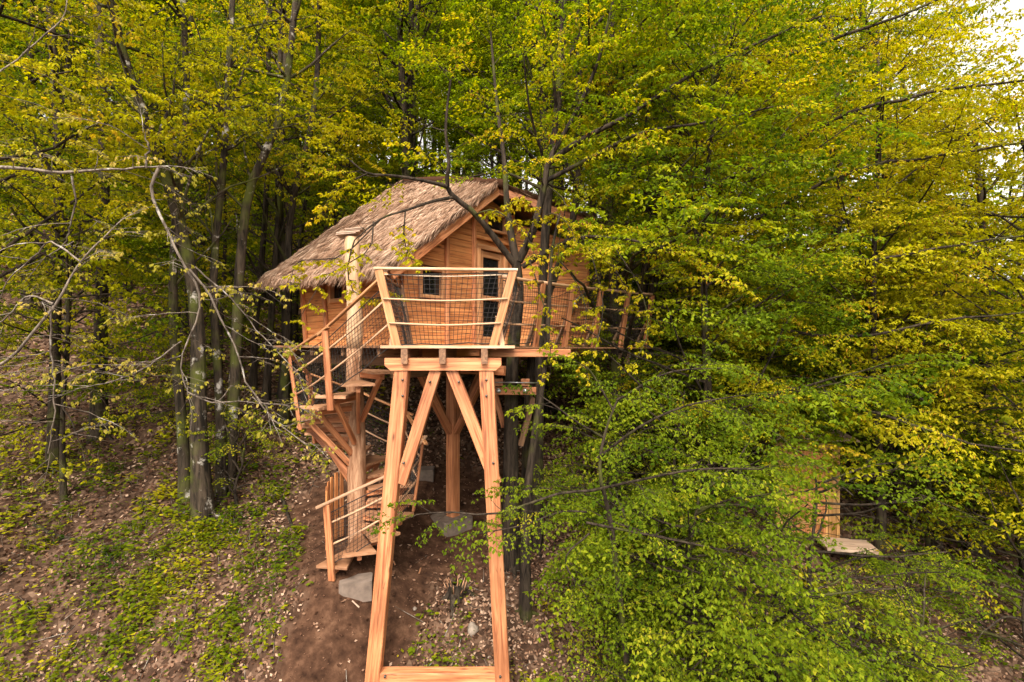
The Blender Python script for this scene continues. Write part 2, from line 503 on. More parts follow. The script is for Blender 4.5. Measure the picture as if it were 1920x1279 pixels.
def make_spray(seed, L=0.75, leaf=0.06, rich=True, dens=1.0, catkins=0.0, droop=0.7, ns=6, more=0):
    r = np.random.default_rng(seed)
    B, Dr, Nn, Lw = [], [], [], []
    tw = Tubes(); CB = []
    def run(p0, dirv, length, rad, lvl):
        n = max(3, int(length / 0.09))
        t = np.linspace(0, 1, n + 1)
        side = np.cross(dirv, (0, 0, 1))
        pts = p0 + dirv * (t * length)[:, None] + np.array([0, 0, -0.28]) * (t ** 2 * length)[:, None] + side * (0.05 * length * np.sin(t * 3 + r.uniform(0, 6)))[:, None]
        if rich and lvl == 0: tw.add(pts[::2], np.linspace(rad, rad * .45, n + 1)[::2], 3)
        elif rich: tw.add(pts[[0, n]], np.array([rad, rad * .5]), 3)
        elif lvl == 0: tw.add(pts[[0, n // 2, n]], np.array([rad, rad * .7, rad * .4]), 3)
        for i in range(1, n + 1):
            tip = i == n
            if r.random() > dens and not tip: continue
            k = r.integers(4, 7) if tip else r.integers(1 + more, 4 + more)
            a0 = r.uniform(0, 6.28)
            for q in range(k):
                a = a0 + q * 6.28 / k + r.uniform(-.5, .5)
                o = dirv * (0.5 if tip else 0.25) + np.array([math.cos(a), math.sin(a), 0]) * 0.75
                dn = droop + r.uniform(-.45, .4)
                d = unit(o + np.array([0, 0, -dn]))
                nrm = unit(np.array([o[0] * dn, o[1] * dn, 1.0]) + r.normal(0, .3, 3))
                nrm = unit(nrm - d * (nrm @ d))
                B.append(pts[i] + r.normal(0, .008, 3)); Dr.append(d); Nn.append(nrm); Lw.append(leaf * r.uniform(.6, 1.2))
            if catkins and r.random() < catkins:
                CB.append(pts[i] + r.normal(0, .02, 3))
        return pts
    main = run(np.zeros(3), np.array([1.0, 0, 0]), L, 0.006, 0)
    for j in range(ns):
        t = 0.12 + 0.78 * j / ns
        p = main[min(len(main) - 1, int(t * (len(main) - 1)))]
        a = (1 if j % 2 else -1) * math.radians(r.uniform(38, 62))
        run(p, unit((math.cos(a), math.sin(a), r.uniform(-.12, .15))), L * (0.5 * (1 - t) + 0.16), 0.0035, 1)
    B, Dr, Nn, Lw = map(np.array, (B, Dr, Nn, Lw))
    V, Q, k = leaf_block(B, Dr, Nn, Lw, Lw * .55, rich)
    tint = np.repeat(r.normal(0, .13, len(B)), k)
    C = None
    if CB:
        CB = np.array(CB); l = r.uniform(.05, .1, len(CB)); a = np.array([0, 2.1, 4.2]); rr = .009
        cv = []
        for c, ll in zip(CB, l):
            cv.append(np.array([[c[0], c[1], c[2]]] + [[c[0] + rr * math.cos(x), c[1] + rr * math.sin(x), c[2] - ll * .4] for x in a] + [[c[0] + .008, c[1], c[2] - ll]]))
        cv = np.concatenate(cv)
        f = np.array([[0, 2, 1], [0, 3, 2], [0, 1, 3], [4, 1, 2], [4, 2, 3], [4, 3, 1]])
        C = (cv, (np.arange(len(CB))[:, None, None] * 5 + f[None]).reshape(-1, 3))
    return dict(V=V, Q=Q, t=tint, TV=np.concatenate(tw.V), TQ=np.concatenate(tw.Q), C=C)


SPRAYS = {
    'near': [make_spray(100 + i, 0.8, 0.074, False, 1.0, more=1) for i in range(4)],
    'nearcat': [make_spray(120 + i, 0.8, 0.07, False, 1.0, 0.5, more=1) for i in range(4)],
    'far': [make_spray(140 + i, 1.15, 0.13, False, 1.0) for i in range(4)],
    'mid': [make_spray(150 + i, 0.85, 0.085, False, 1.0) for i in range(4)],
    'midcat': [make_spray(155 + i, 0.85, 0.08, False, 1.0, .45) for i in range(4)],
    'hero': [make_spray(110 + i, 0.8, 0.075, True, 1.0) for i in range(4)],
    'sprig': [make_spray(170 + i, .2, .062, True, .9, 0, .7, 1) for i in range(5)],
    'thin': [make_spray(160 + i, 0.8, 0.075, True, 0.7) for i in range(4)],
    'bud': [make_spray(180 + i, 0.55, 0.05, True, 0.22, 0, 1.1) for i in range(4)],
}


class Crown:
    """sprays at positions pos with headings fwd"""
    def __init__(self): self.pos = []; self.fwd = []; self.sc = []
    def add(self, p, d, s=1.0): self.pos.append(p); self.fwd.append(d); self.sc.append(s)

    def build(self, kind, r, keep=None):
        pos = np.array(self.pos); fwd = np.array(self.fwd); sc = np.array(self.sc)
        fwd = fwd / (np.linalg.norm(fwd, axis=1)[:, None] + 1e-9)
        if keep is not None:
            mid = pos + fwd * 0.4
            k = keep(pos) & keep(mid) & keep(pos + fwd * .75)
            pos, fwd, sc = pos[k], fwd[k], sc[k]
        protos = SPRAYS[kind]
        which = r.integers(0, len(protos), len(pos))
        roll = r.normal(0, .25, len(pos)); st = np.clip(r.normal(.5, .17, len(pos)), 0, 1)
        LV, LQ, LT, TV, TQ, CV, CQ, CT = [], [], [], [], [], [], [], []
        nl = ntw = nc = 0
        for w, pr in enumerate(protos):
            I = np.where(which == w)[0]
            if not len(I): continue
            f = fwd[I]; up = np.array([0, 0, 1.0])
            s = np.cross(np.broadcast_to(up, f.shape), f); s /= np.linalg.norm(s, axis=1)[:, None] + 1e-6
            u = np.cross(f, s)
            c, sn = np.cos(roll[I])[:, None], np.sin(roll[I])[:, None]
            s, u = s * c + u * sn, u * c - s * sn
            R = np.stack([f, s, u], 1) * sc[I][:, None, None]
            def tf(A): return (np.einsum('vi,kij->kvj', A, R) + pos[I][:, None, :]).reshape(-1, 3)
            def ix(Qm, nv, base): return (np.arange(len(I))[:, None, None] * nv + Qm[None]).reshape(-1, Qm.shape[1]) + base
            LV.append(tf(pr['V'])); LQ.append(ix(pr['Q'], len(pr['V']), nl)); nl += len(LV[-1])
            LT.append((st[I][:, None] + pr['t'][None]).ravel())
            TV.append(tf(pr['TV'])); TQ.append(ix(pr['TQ'], len(pr['TV']), ntw)); ntw += len(TV[-1])
            if pr['C']:
                J = I[r.random(len(I)) < .33]
                if len(J):
                    A = pr['C'][0]
                    keepI = np.isin(I, J)
                    CV.append((np.einsum('vi,kij->kvj', A, R[keepI]) + pos[J][:, None, :]).reshape(-1, 3))
                    CQ.append((np.arange(len(J))[:, None, None] * len(A) + pr['C'][1][None]).reshape(-1, 3) + nc); nc += len(CV[-1])
                    CT.append(np.repeat(r.random(len(J)), len(A)))
        cat = (np.concatenate(CV), np.concatenate(CQ), np.concatenate(CT)) if CV else None
        return (np.concatenate(LV), np.concatenate(LQ), np.concatenate(LT)), (np.concatenate(TV), np.concatenate(TQ)), cat


def walk(p, d, length, n, r, wander=0.12, lift=0.0):
    """a wandering limb: n points from p heading d; lift > 0 turns it upwards, < 0 lets it droop"""
    pts = [np.array(p, float)]; d = unit(d); st = length / (n - 1)
    for _ in range(n - 1):
        d = unit(d + r.normal(0, wander, 3) + np.array([0, 0, lift]))
        pts.append(pts[-1] + d * st)
    return np.array(pts)


def limb_with_sprays(tb, cr, path, r0, r, sub_every=0.4, sub_len=1.1, start=0.25, spray=0.33, ssc=1.0, k=6, flat=0.35):
    n = len(path); t = np.linspace(0, 1, n)
    tb.add(path, r0 * (1 - 0.8 * t) + 0.004, k)
    seg = np.linalg.norm(np.diff(path, axis=0), axis=1); Ltot = seg.sum(); cum = np.concatenate([[0], np.cumsum(seg)])
    s = Ltot * start; side = 1
    while s < Ltot:
        i = min(n - 2, np.searchsorted(cum, s) - 1); f = (s - cum[i]) / seg[i]
        p = path[i] + (path[i + 1] - path[i]) * f
        d = unit(path[i + 1] - path[i]); sd = unit(np.cross(d, (0, 0, 1)) + 1e-6)
        a = math.radians(r.uniform(35, 65)) * side; side = -side
        h = d * math.cos(a) + sd * math.sin(a); h[2] = h[2] * flat + r.uniform(-.15, .25)
        ln = sub_len * (1.15 - 0.75 * s / Ltot) * r.uniform(.6, 1.25)
        sub = walk(p, h, ln, 5, r, 0.14, -0.02)
        tb.add(sub, np.linspace(max(.006, r0 * .3 * (1 - .6 * s / Ltot)), .004, 5), 3)
        m = max(1, int(ln / spray))
        for q in range(1, m + 1):
            j = min(4, max(1, int(round(q / m * 4))))
            dd = unit(sub[j] - sub[j - 1]); b = math.radians(r.uniform(-50, 50)) if q < m else 0
            cs, sn = math.cos(b), math.sin(b)
            fw = np.array([dd[0] * cs - dd[1] * sn, dd[0] * sn + dd[1] * cs, dd[2] * .5 + r.uniform(-.25, .2)])
            cr.add(sub[j], unit(fw), ssc * r.uniform(.75, 1.2))
        s += sub_every * r.uniform(.6, 1.4)
    cr.add(path[-1], unit(path[-1] - path[-2]), ssc)


def tree_parts(root, tb, cr, kind, bark, leafmat, r, keep=None, local=False):
    """links trunk, twigs and leaves under root"""
    o1 = link('trunk', tb.mesh('trunk', bark), None if local else root)
    (LV, LQ, LT), (TV, TQ), cat = cr.build(kind, r, keep)
    o2 = link('crown', np_mesh('crown', LV, LQ, leafmat, False, {'tint': LT}), None if local else root)
    o3 = link('twigs', np_mesh('twigs', TV, TQ, bark, True), None if local else o2)
    res = [o1, o2, o3]
    o2['kind'] = 'stuff'
    if cat is not None:
        o4 = link('catkins', np_mesh('catkins', cat[0], cat[1], LEAF_CATKIN, True, {'tint': cat[2]}), None if local else o2)
        res.append(o4)
    if local:
        for o in (o1, o2): o.parent = root
        for o in res[2:]: o.parent = o2
    return res


def flare_trunk(tb, pts, r0, r1, k=10, roots=0, r=None):
    n = len(pts); t = np.linspace(0, 1, n)
    rad = r0 + (r1 - r0) * t
    rad = rad * (1 + 0.55 * np.exp(-t * n * .9))
    pts = np.array(pts, float).copy()
    pts[0] -= np.array([0, 0, .25])
    tb.add(pts, rad, k)
    for q in range(roots):
        a = q * 6.28 / roots + r.uniform(-.4, .4)
        b = pts[0] + np.array([0, 0, .25])
        e = b + np.array([math.cos(a), math.sin(a), 0]) * r0 * r.uniform(2.6, 4.2)
        e[2] = gz(e[0], e[1]) - 0.06
        mid = (b + e) / 2; mid[2] = max(gz(mid[0], mid[1]) + r0 * .25, (b[2] + e[2]) / 2)
        tb.add(smooth_path([b + (0, 0, r0 * 1.2), mid, e], 6), np.linspace(r0 * .6, r0 * .12, 6), 6)


# ------------------------------------------------------------------ treehouse cabin
GD = unit((0.62, 0.785, 0)); RD = unit((-0.785, 0.62, 0)); UP = np.array([0, 0, 1.0])
NG = -RD                       # the gable wall looks this way
NS = -GD                       # the side wall looks this way
C0 = np.array([-2.01, 9.29, 0.0])
cabin = thing('treehouse_cabin', (-2.2, 11.0, 0.0), 'orange board treehouse cabin with steep reed thatched roof standing on the raised deck', 'cabin')


def roof_z(s):                 # underside of the roof above the gable wall, s metres from the near corner
    return 1.60 + 0.711 * s if s < 2.34 else 3.264 - 0.30 * (s - 2.34)


WT = 0.05


def board_rows(name, o, ax, n, length, zfun, openings, rows_from=0.0, rh=0.128, parent=cabin, zmax=3.3, lean=0.0):
    z = rows_from
    while z < zmax:
        z1 = z + rh - 0.008
        zc = (z + z1) / 2
        iv = [(0.0, length)]
        for (a, b, za, zb) in openings:
            if za - 0.03 < zc < zb + 0.03:
                nv = []
                for (p, q) in iv:
                    if q <= a or p >= b: nv.append((p, q)); continue
                    if a - p > 0.02: nv.append((p, a))
                    if q - b > 0.02: nv.append((b, q))
                iv = nv
        for (p, q) in iv:
            # keep the part of the row below the roof line
            ss = np.linspace(p, q, 60)
            ok1 = [s for s in ss if zfun(s) > z1]
            ok0 = [s for s in ss if zfun(s) > z]
            if len(ok0) < 3: continue
            if len(ok1) < 2: ok1 = [(ok0[0] + ok0[-1]) / 2 - .01, (ok0[0] + ok0[-1]) / 2 + .01]
            jit = random.uniform(-.003, .003)
            prism(name, [(ok0[0], z), (ok0[-1], z), (ok1[-1], z1), (ok1[0], z1)], o + n * jit, ax, UP + n * lean, -n, WT, M_WALL, parent)
        z += rh


gopen = [(0.42, 1.0, 0.94, 1.46), (2.0, 2.98, -0.1, 2.08), (2.3, 2.96, 2.5, 2.9)]
board_rows('wall_board', C0, GD, NG, 3.25, roof_z, gopen)
# inner dark lining keeps the joints closed
prism('wall_lining', [(0.05, 0), (3.2, 0), (3.2, roof_z(3.2) - .03), (2.34, roof_z(2.34) - .05), (0.05, roof_z(.05) - .03)], C0 - NG * 0.10, GD, UP, -NG, 0.03, M_DARK, cabin)
SL = 3.2
sopen = [(1.55, 2.1, 0.88, 1.5)]
board_rows('wall_board', C0, RD, NS, SL, lambda s: 1.62, sopen, zmax=1.6, lean=0.08)
prism('wall_lining', [(0.05, 0), (SL - .05, 0), (SL - .05, 1.6), (0.05, 1.6)], C0 - NS * 0.10, RD, UP, -NS, 0.03, M_DARK, cabin)
# right facet of the front, turned towards the glade, and the two walls behind
G2 = unit((0.97, 0.25, 0)); N2 = unit((0.25, -0.97, 0)); C1 = C0 + GD * 3.27
board_rows('wall_board', C1, G2, N2, 1.9, lambda s: 2.85 - .25 * s, [], zmax=2.9)
C2 = C1 + G2 * 1.9; C3 = C0 + RD * SL
bd = C2 + RD * 3.0
bk = unit(bd - C3)
board_rows('wall_board', C2, RD, np.array([bk[0], bk[1], 0]), 3.0, lambda s: 2.3, [], zmax=2.2, rh=.256)
board_rows('wall_board', C3, bk, np.array([-bk[1], bk[0], 0]), float(np.linalg.norm(bd - C3)), lambda s: 1.6 + min(s, 9) * .25, [], zmax=2.6, rh=.256)

for s, w in ((0.05, .10), (1.11, .085), (1.9, .075), (3.2, .11)):
    o = C0 + GD * s + NG * 0.05
    beam('wall_post', o, o + UP * (roof_z(s) - 0.02), w, .075, M_BEAM if s > .1 else M_WALL, cabin, up=NG)
for s in (0.12, 1.3, 2.32, SL - .05):
    o = C0 + RD * s + NS * 0.045
    beam('wall_post', o, o + UP * 1.6 + NS * .125, .09, .07, M_BEAM, cabin, up=NS)
o = C0 + NG * 0.055
beam('lintel', o + GD * 1.94 + UP * 2.3, o + GD * 3.15 + UP * 2.3, .05, .07, M_WALL, cabin)


def window(name, o, ax, n, a, b, z0, z1, fw=0.07, muntin=False):
    w = thing_part(name, cabin)
    e = n * 0.02
    for (p, q) in (((a - fw / 2, z0 - fw), (a - fw / 2, z1 + fw)), ((b + fw / 2, z0 - fw), (b + fw / 2, z1 + fw))):
        beam('frame_side', o + ax * p[0] + UP * p[1] + e, o + ax * q[0] + UP * q[1] + e, fw, .11, M_FRAME, w, up=n)
    for z in (z0 - fw / 2, z1 + fw / 2):
        beam('frame_rail', o + ax * a + UP * z + e, o + ax * b + UP * z + e, .106, fw, M_FRAME, w)
    prism('pane', [(a, z0), (b, z0), (b, z1), (a, z1)], o - n * .03, ax, UP, -n, .012, M_GLASS, w)
    return w


def thing_part(name, parent):
    """a small shared mesh-less part: an Empty under its thing"""
    e = bpy.data.objects.new(name, None); COL.objects.link(e)
    e.parent = parent
    e.matrix_parent_inverse = Matrix.Translation(-Vector(parent.location))
    e.empty_display_size = .1
    return e


window('window', C0, GD, NG, .46, .97, .97, 1.43)
window('window', C0, GD, NG, 2.33, 2.93, 2.55, 2.87, .05)
window('window', C0 + NS * .09, RD, NS, 1.62, 2.03, 0.95, 1.42, .085)

door = thing_part('door', cabin)
dz = 2.06
o = C0 + NG * 0.03
for s in (2.04, 2.94):
    beam('door_jamb', o + GD * s, o + GD * s + UP * dz, .1, .1, M_FRAME, door, up=NG)
beam('door_head', o + GD * 1.98 + UP * (dz + .05), o + GD * 3.0 + UP * (dz + .05), .1, .1, M_FRAME, door)
o = C0 - NG * 0.0
for s in (2.16, 2.82):
    beam('door_stile', o + GD * s + UP * .02, o + GD * s + UP * (dz - .02), .12, .05, M_FRAME, door, up=NG)
for z, h in ((.10, .18), (1.03, .1), (1.97, .13)):
    beam('door_rail', o + GD * 2.22 + UP * z, o + GD * 2.76 + UP * z, .046, h, M_FRAME, door)
for z0, z1 in ((.19, .98), (1.08, 1.90)):
    prism('pane', [(2.22, z0), (2.76, z0), (2.76, z1), (2.22, z1)], o - NG * .015, GD, UP, -NG, .012, M_GLASS, door)
tube('door_handle', [o + GD * 2.78 + UP * 1.0 + NG * .03, o + GD * 2.78 + UP * 1.0 + NG * .09, o + GD * 2.68 + UP * 1.0 + NG * .09], .012, M_STEEL, door)

# roof: warped planes through four corners each
RP0, RA, RB, RE = np.array([-2.105, 8.6, 1.22]), np.array([-0.28, 10.9, 3.40]), np.array([-2.66, 12.78, 4.02]), np.array([-5.44, 11.23, 1.36])
RR, RQ = np.array([1.75, 11.35, 2.78]), np.array([-0.3, 14.4, 2.9])


def patch(a, b, c, d, u, v):   # u along the eave, v up the slope
    u = np.asarray(u)[..., None]; v = np.asarray(v)[..., None]
    return a * (1 - u) * (1 - v) + d * u * (1 - v) + b * (1 - u) * v + c * u * v


roof = thing_part('roof', cabin)
for nm, (a, b, c, d) in (('roof_deck', (RP0, RA, RB, RE)), ('roof_deck', (RR, RA, RB, RQ))):
    uu, vv = np.meshgrid(np.linspace(0.02, .98, 9), np.linspace(0.03, 1, 9))
    top = patch(a, b, c, d, uu, vv).reshape(-1, 3)
    bot = top - UP * .06
    i = (np.arange(8)[:, None] * 9 + np.arange(8)[None]).ravel()
    q = np.stack([i, i + 1, i + 10, i + 9], -1)
    VV = np.vstack([top, bot]); QQ = np.vstack([q, q[:, ::-1] + 81])
    rim = [k for k in range(9)] + [9 * k + 8 for k in range(1, 9)] + [72 + k for k in range(7, -1, -1)] + [9 * k for k in range(7, 0, -1)]
    QQ = np.vstack([QQ, np.array([[rim[k], rim[(k + 1) % 32], rim[(k + 1) % 32] + 81, rim[k] + 81] for k in range(32)])])
    link(nm, np_mesh(nm, VV, QQ, M_DARK, False, None, {'gc': VV}), roof)


def thatch(a, b, c, d, n, seed, flip=1):
    r = np.random.default_rng(seed)
    rows = 30
    v = (np.floor(r.random(n) * rows) + r.random(n) * .9) / rows
    v = v ** 1.0
    u = r.uniform(-0.01, 1.01, n)
    extra = n // 6                       # denser fringes along eave and verges
    v[:extra] = r.uniform(-0.02, .05, extra)
    u[extra:extra + n // 14] = r.uniform(-.015, .01, n // 14)
    u[extra + n // 14: extra + n // 7] = r.uniform(.985, 1.02, n // 7 - n // 14)
    p = patch(a, b, c, d, u, v)
    e = 1e-3
    dv = patch(a, b, c, d, u, v - e) - p; dv /= np.linalg.norm(dv, axis=1)[:, None]
    du = patch(a, b, c, d, u + e, v) - p; du /= np.linalg.norm(du, axis=1)[:, None]
    nm = np.cross(du, dv) * flip; nm *= np.sign(nm[:, 2:3])
    thick = 0.045 + 0.095 * r.random(n) ** 1.4
    lump = .012 * np.sin(u * 37 + 5 * np.sin(v * 9)) + .014 * np.sin(v * 60 + 3 * np.sin(u * 23))
    p = p + nm * (thick + lump)[:, None]
    ln = r.uniform(.14, .34, n); w = r.uniform(.008, .019, n)
    ln[:extra] = r.uniform(.1, .19, extra)
    tilt = r.normal(0, .12, n) + .10 * np.sin(u * 50 + v * 31)
    d1 = dv + du * tilt[:, None] + nm * r.uniform(-.14, .16, n)[:, None]
    near_edge = np.maximum(0, .06 - v) * 9 + np.maximum(0, .03 - u) * 4
    d1[:, 2] -= near_edge
    d1 /= np.linalg.norm(d1, axis=1)[:, None]
    s = np.cross(d1, nm); s /= np.linalg.norm(s, axis=1)[:, None]
    s = s + nm * r.normal(0, .35, n)[:, None]
    tail = p + d1 * ln[:, None] - UP * (ln * .12)[:, None]
    mid = (p + tail) / 2 + nm * .012
    V = np.stack([p - s * w[:, None] * .5, mid - s * w[:, None] * .5, tail, mid + s * w[:, None] * .6], 1)
    f = np.array([[0, 1, 2, 3]])
    Q = (np.arange(n)[:, None, None] * 4 + f[None]).reshape(-1, 4)
    tint = np.clip(r.normal(.55, .22, n) - .25 * (thick < .07) + .12 * np.sin(u * 7 + v * 4) * np.sin(v * 8), 0, 1)  # deep-lying strands coloured darker: shade of the gaps put into the tint
    o = link('thatch', np_mesh('thatch', V.reshape(-1, 3), Q, STRAW, False, {'tint': np.repeat(tint, 4)}), roof)
    o['kind'] = 'stuff'


thatch(RP0, RA, RB, RE, 44000, 3)
thatch(RR, RA, RB, RQ, 12000, 4)
# ridge roll of reeds
rp = smooth_path([RA + (RA - RB) * .06 + UP * .04, RA * .5 + RB * .5 + UP * .1, RB + UP * .06], 12)
tube('ridge_roll', rp, .10, STRAW, roof, 10)
vg = unit(RA - RP0)
beam('verge_board', RP0 + vg * .12 - UP * .10, RA - UP * .10, .045, .17, M_BEAM, roof)
vg2 = unit(RR - RA)
beam('verge_board', RA + vg2 * .02 - UP * .10, RR - UP * .10, .045, .17, M_BEAM, roof)
for u in np.linspace(.08, .92, 7):
    a_ = patch(RP0, RA, RB, RE, u, .05) - UP * .12; b_ = patch(RP0, RA, RB, RE, u, .98) - UP * .12
    beam('rafter', a_, b_, .06, .1, M_DARK, roof)
# curved knee board and flue on the right
kb = C2 + N2 * .2
prism('knee_board', [(-.55, .55), (-.25, 1.25), (.0, 1.5), (.22, 1.2), (.45, .75), (.62, .3), (.4, .2), (.1, .55), (-.2, .45)], kb - G2 * .45, G2, UP, -N2, .06, M_WALL, cabin)
tube('flue_pipe', [kb - G2 * .6 + N2 * .12 + UP * .75, kb - G2 * .45 + N2 * .12 + UP * 1.05, kb - G2 * .2 + N2 * .12 + UP * 1.22], .055, M_STEEL, cabin, 12)


# ------------------------------------------------------------------ netting
def net(name, a, b, c, d, cell=.066, parent=None, sag=.03, rad=.0036, mat=None, edge=True):
    """knotted net hung in the quad a-b (bottom) and d-c (top)"""
    a, b, c, d = map(lambda q: np.asarray(q, float), (a, b, c, d))
    nu = max(3, int(round((np.linalg.norm(b - a) + np.linalg.norm(c - d)) / 2 / cell)))
    nv = max(3, int(round((np.linalg.norm(d - a) + np.linalg.norm(c - b)) / 2 / cell)))
    nrm = unit(np.cross(b - a, d - a))
    tb = Tubes(); r = np.random.default_rng(nu * 31 + nv)
    ph = r.uniform(0, 6)
    def pt(u, v):
        u = np.asarray(u, float); v = np.asarray(v, float)
        p = patch(a, d, c, b, u, v)
        w = sag * np.sin(u * np.pi) * np.sin(v * np.pi) + .012 * np.sin(u * 9 + v * 5 + ph)
        return p + nrm * w[..., None] - UP * (.012 * np.sin(u * 14 + ph) * (1 - v) + .01 * np.sin(u * 5 + v * 7))[..., None]
    for i in range(nu + 1):
        v = np.linspace(0, 1, 7); tb.add(pt(np.full(7, i / nu), v), rad, 3)
    for j in range(nv + 1):
        u = np.linspace(0, 1, 9); tb.add(pt(u, np.full(9, j / nv)), rad, 3)
    if edge:
        for j in (0, 1):
            u = np.linspace(0, 1, 9); tb.add(pt(u, np.full(9, j)) + UP * .004, .008, 4)
    o = link(name, tb.mesh(name, mat or M_NET), parent)
    return o


# ------------------------------------------------------------------ deck
deck = thing('raised_deck', (0.3, 9.6, 0), 'raised plank deck with rope and net railing around the thatched cabin', 'deck')
FD = 7.1
# main deck outline and its planks (planks run along RD)
dk0 = C0 + GD * -0.55 + NG * 1.35
ang = GD
npl = 44
for i in range(npl):
    w = 0.135; s = i * (w + .008) - .1
    a0 = dk0 + GD * s
    ln = 4.9 if s > .45 else 4.6
    beam('deck_plank', a0 - UP * .022, a0 + RD * ln - UP * .022, w, .04, M_TREAD, deck, ch=.003)
for k in range(5):
    a0 = dk0 + RD * (0.10 + k * 1.05) - UP * .115
    beam('deck_joist', a0 - GD * .1, a0 + GD * 6.0, .09, .14, M_DARK if k else M_BEAM, deck)
for s in (0.5, 2.6, 5.2):
    a0 = dk0 + GD * s - UP * .28
    beam('deck_girder', a0 + RD * .25, a0 + RD * 4.5, .14, .18, M_DARK, deck)
# orange fascia beam showing right of the tower
beam('fascia_beam', P(900, 662, 8.0), P(1068, 662, 8.35), .1, .125, M_BEAM, deck)
beam('deck_edge_board', P(905, 652, 7.95), P(1235, 653, 10.9), .12, .03, M_TREAD, deck)
for px_, D_ in ((1170, 10.4),):
    beam('joist_end', P(px_, 672, D_) , P(px_, 672, D_ + 1.4), .22, .2, M_DARK, deck)

# right railing: leaning posts, three rails, net
rb = [P(928, 648, 8.0), P(1003, 648, 8.75), P(1058, 648, 9.3), P(1112, 648, 9.8), P(1163, 648, 10.3), P(1208, 648, 10.75)]
rt = []
for i, p in enumerate(rb):
    out_ = unit((0.62, -0.75, 0))
    rt.append(p + out_ * .20 + UP * 1.04)
for i, (p, q) in enumerate(zip(rb, rt)):
    if i:
        beam('rail_post', p - UP * .05, q, .11, .055, M_BEAM, deck, up=unit((0.62, -0.75, 0)))
        sb = p - unit((0.62, -0.75, 0)) * .22
        beam('rail_strut', sb - UP * .01, p + (q - p) * .45 - unit((.62, -.75, 0)) * .03, .085, .04, M_PALE, deck, up=unit((0.62, -0.75, 0)))
for i in range(len(rb) - 1):
    tube('top_rail', smooth_path([rt[i] + UP * .02, (rt[i] + rt[i + 1]) / 2 + UP * .015, rt[i + 1] + UP * .02], 6), .027, M_PALE, deck)
    for f in (.34, .68):
        a_ = rb[i] + (rt[i] - rb[i]) * f; b_ = rb[i + 1] + (rt[i + 1] - rb[i + 1]) * f
        tube('middle_rail', smooth_path([a_, (a_ + b_) / 2 - UP * .012, b_], 6), .017, M_PALE, deck)
    net('netting', rb[i] + UP * .03, rb[i + 1] + UP * .03, rt[i + 1] - UP * .04, rt[i] - UP * .04, .066, deck)

# ------------------------------------------------------------------ look-out platform in front
plat = thing('lookout_platform', (-0.9, 7.8, 0), 'small look-out platform with netted railing of outward leaning posts atop the timber frame', 'platform')
xl, xr = -1.83, 0.04
for i in range(11):
    y = FD + .08 + i * .145
    beam('deck_plank', (xl, y, -.02), (xr, y, -.02), .137, .04, M_PALE if i == 0 else M_TREAD, plat, ch=.003)
for x in (-1.5, -0.97, -0.385):
    z = -.115
    beam('joist', (x, FD + .02, z - .03), (x, 9.6, z - .03), .09, .22, M_DARK, plat)
def front_post(xb, xt, y, yt, nm='rail_post', w=.115):
    return beam(nm, (xb, y, -.04), (xt, yt, 1.03), w, .055, M_PALE, plat, up=(0, -1, 0))
pA0, pA1 = np.array([-1.60, FD + .06, 0]), np.array([-1.83, FD - .06, 1.04])
pB0, pB1 = np.array([-0.27, FD + .06, 0]), np.array([0.02, FD - .06, 1.04])
for a_, b_ in ((pA0, pA1), (pB0, pB1)):
    beam('rail_post', a_ - UP * .04, b_, .115, .055, M_FRAME, plat, up=(0, -1, 0))
beam('rail_strut', (-1.70, FD + .14, 0), (-1.655, FD + .1, .36), .075, .05, M_PALE, plat, up=(0, -1, 0))
beam('rail_strut', (-0.14, FD + .14, 0), (-0.2, FD + .1, .42), .075, .05, M_PALE, plat, up=(0, -1, 0))
beam('top_rail', pA1 + (-.06, 0, .02), pB1 + (.06, 0, .0), .075, .035, M_PALE, plat)
for f in (.3, .62):
    a_ = pA0 + (pA1 - pA0) * f; b_ = pB0 + (pB1 - pB0) * f
    tube('middle_rail', smooth_path([a_ - (.03, .05, 0), (a_ + b_) / 2 - (0, .05, .03), b_ + (.03, -.05, 0)], 12), .0135, M_PALE, plat)
tube('rope', smooth_path([pA1 - UP * .06, (pA1 + pB1) / 2 - UP * .09, pB1 - UP * .06], 10), .008, M_ROPE, plat)
net('netting', pA0 + UP * .02, pB0 + UP * .02, pB1 - UP * .06, pA1 - UP * .06, .066, plat, .05)
# side railings running back
bL0, bL1 = np.array([-1.72, 8.75, 0]), np.array([-1.9, 8.75, 1.02])
bR0, bR1 = np.array([-0.2, 8.45, 0]), np.array([0.12, 8.4, 1.0])
for a_, b_ in ((bL0, bL1), (bR0, bR1)):
    beam('rail_post', a_ - UP * .04, b_, .07, .07, M_DARK, plat, up=(0, -1, 0))
for (a0, a1, b0, b1) in ((pA0, pA1, bL0, bL1), (pB0, pB1, bR0, bR1)):
    tube('side_rail', smooth_path([a1 - UP * .02, (a1 + b1) / 2 - UP * .05, b1 - UP * .02], 6), .022, M_DARK, plat)
    for f in (.34, .66):
        a_ = a0 + (a1 - a0) * f; b_ = b0 + (b1 - b0) * f
        tube('side_rail', smooth_path([a_, (a_ + b_) / 2 - UP * .04, b_], 6), .016, M_ROPE, plat)
    net('netting', a0 + UP * .02, b0 + UP * .02, b1 - UP * .06, a1 - UP * .06, .066, plat, .04)

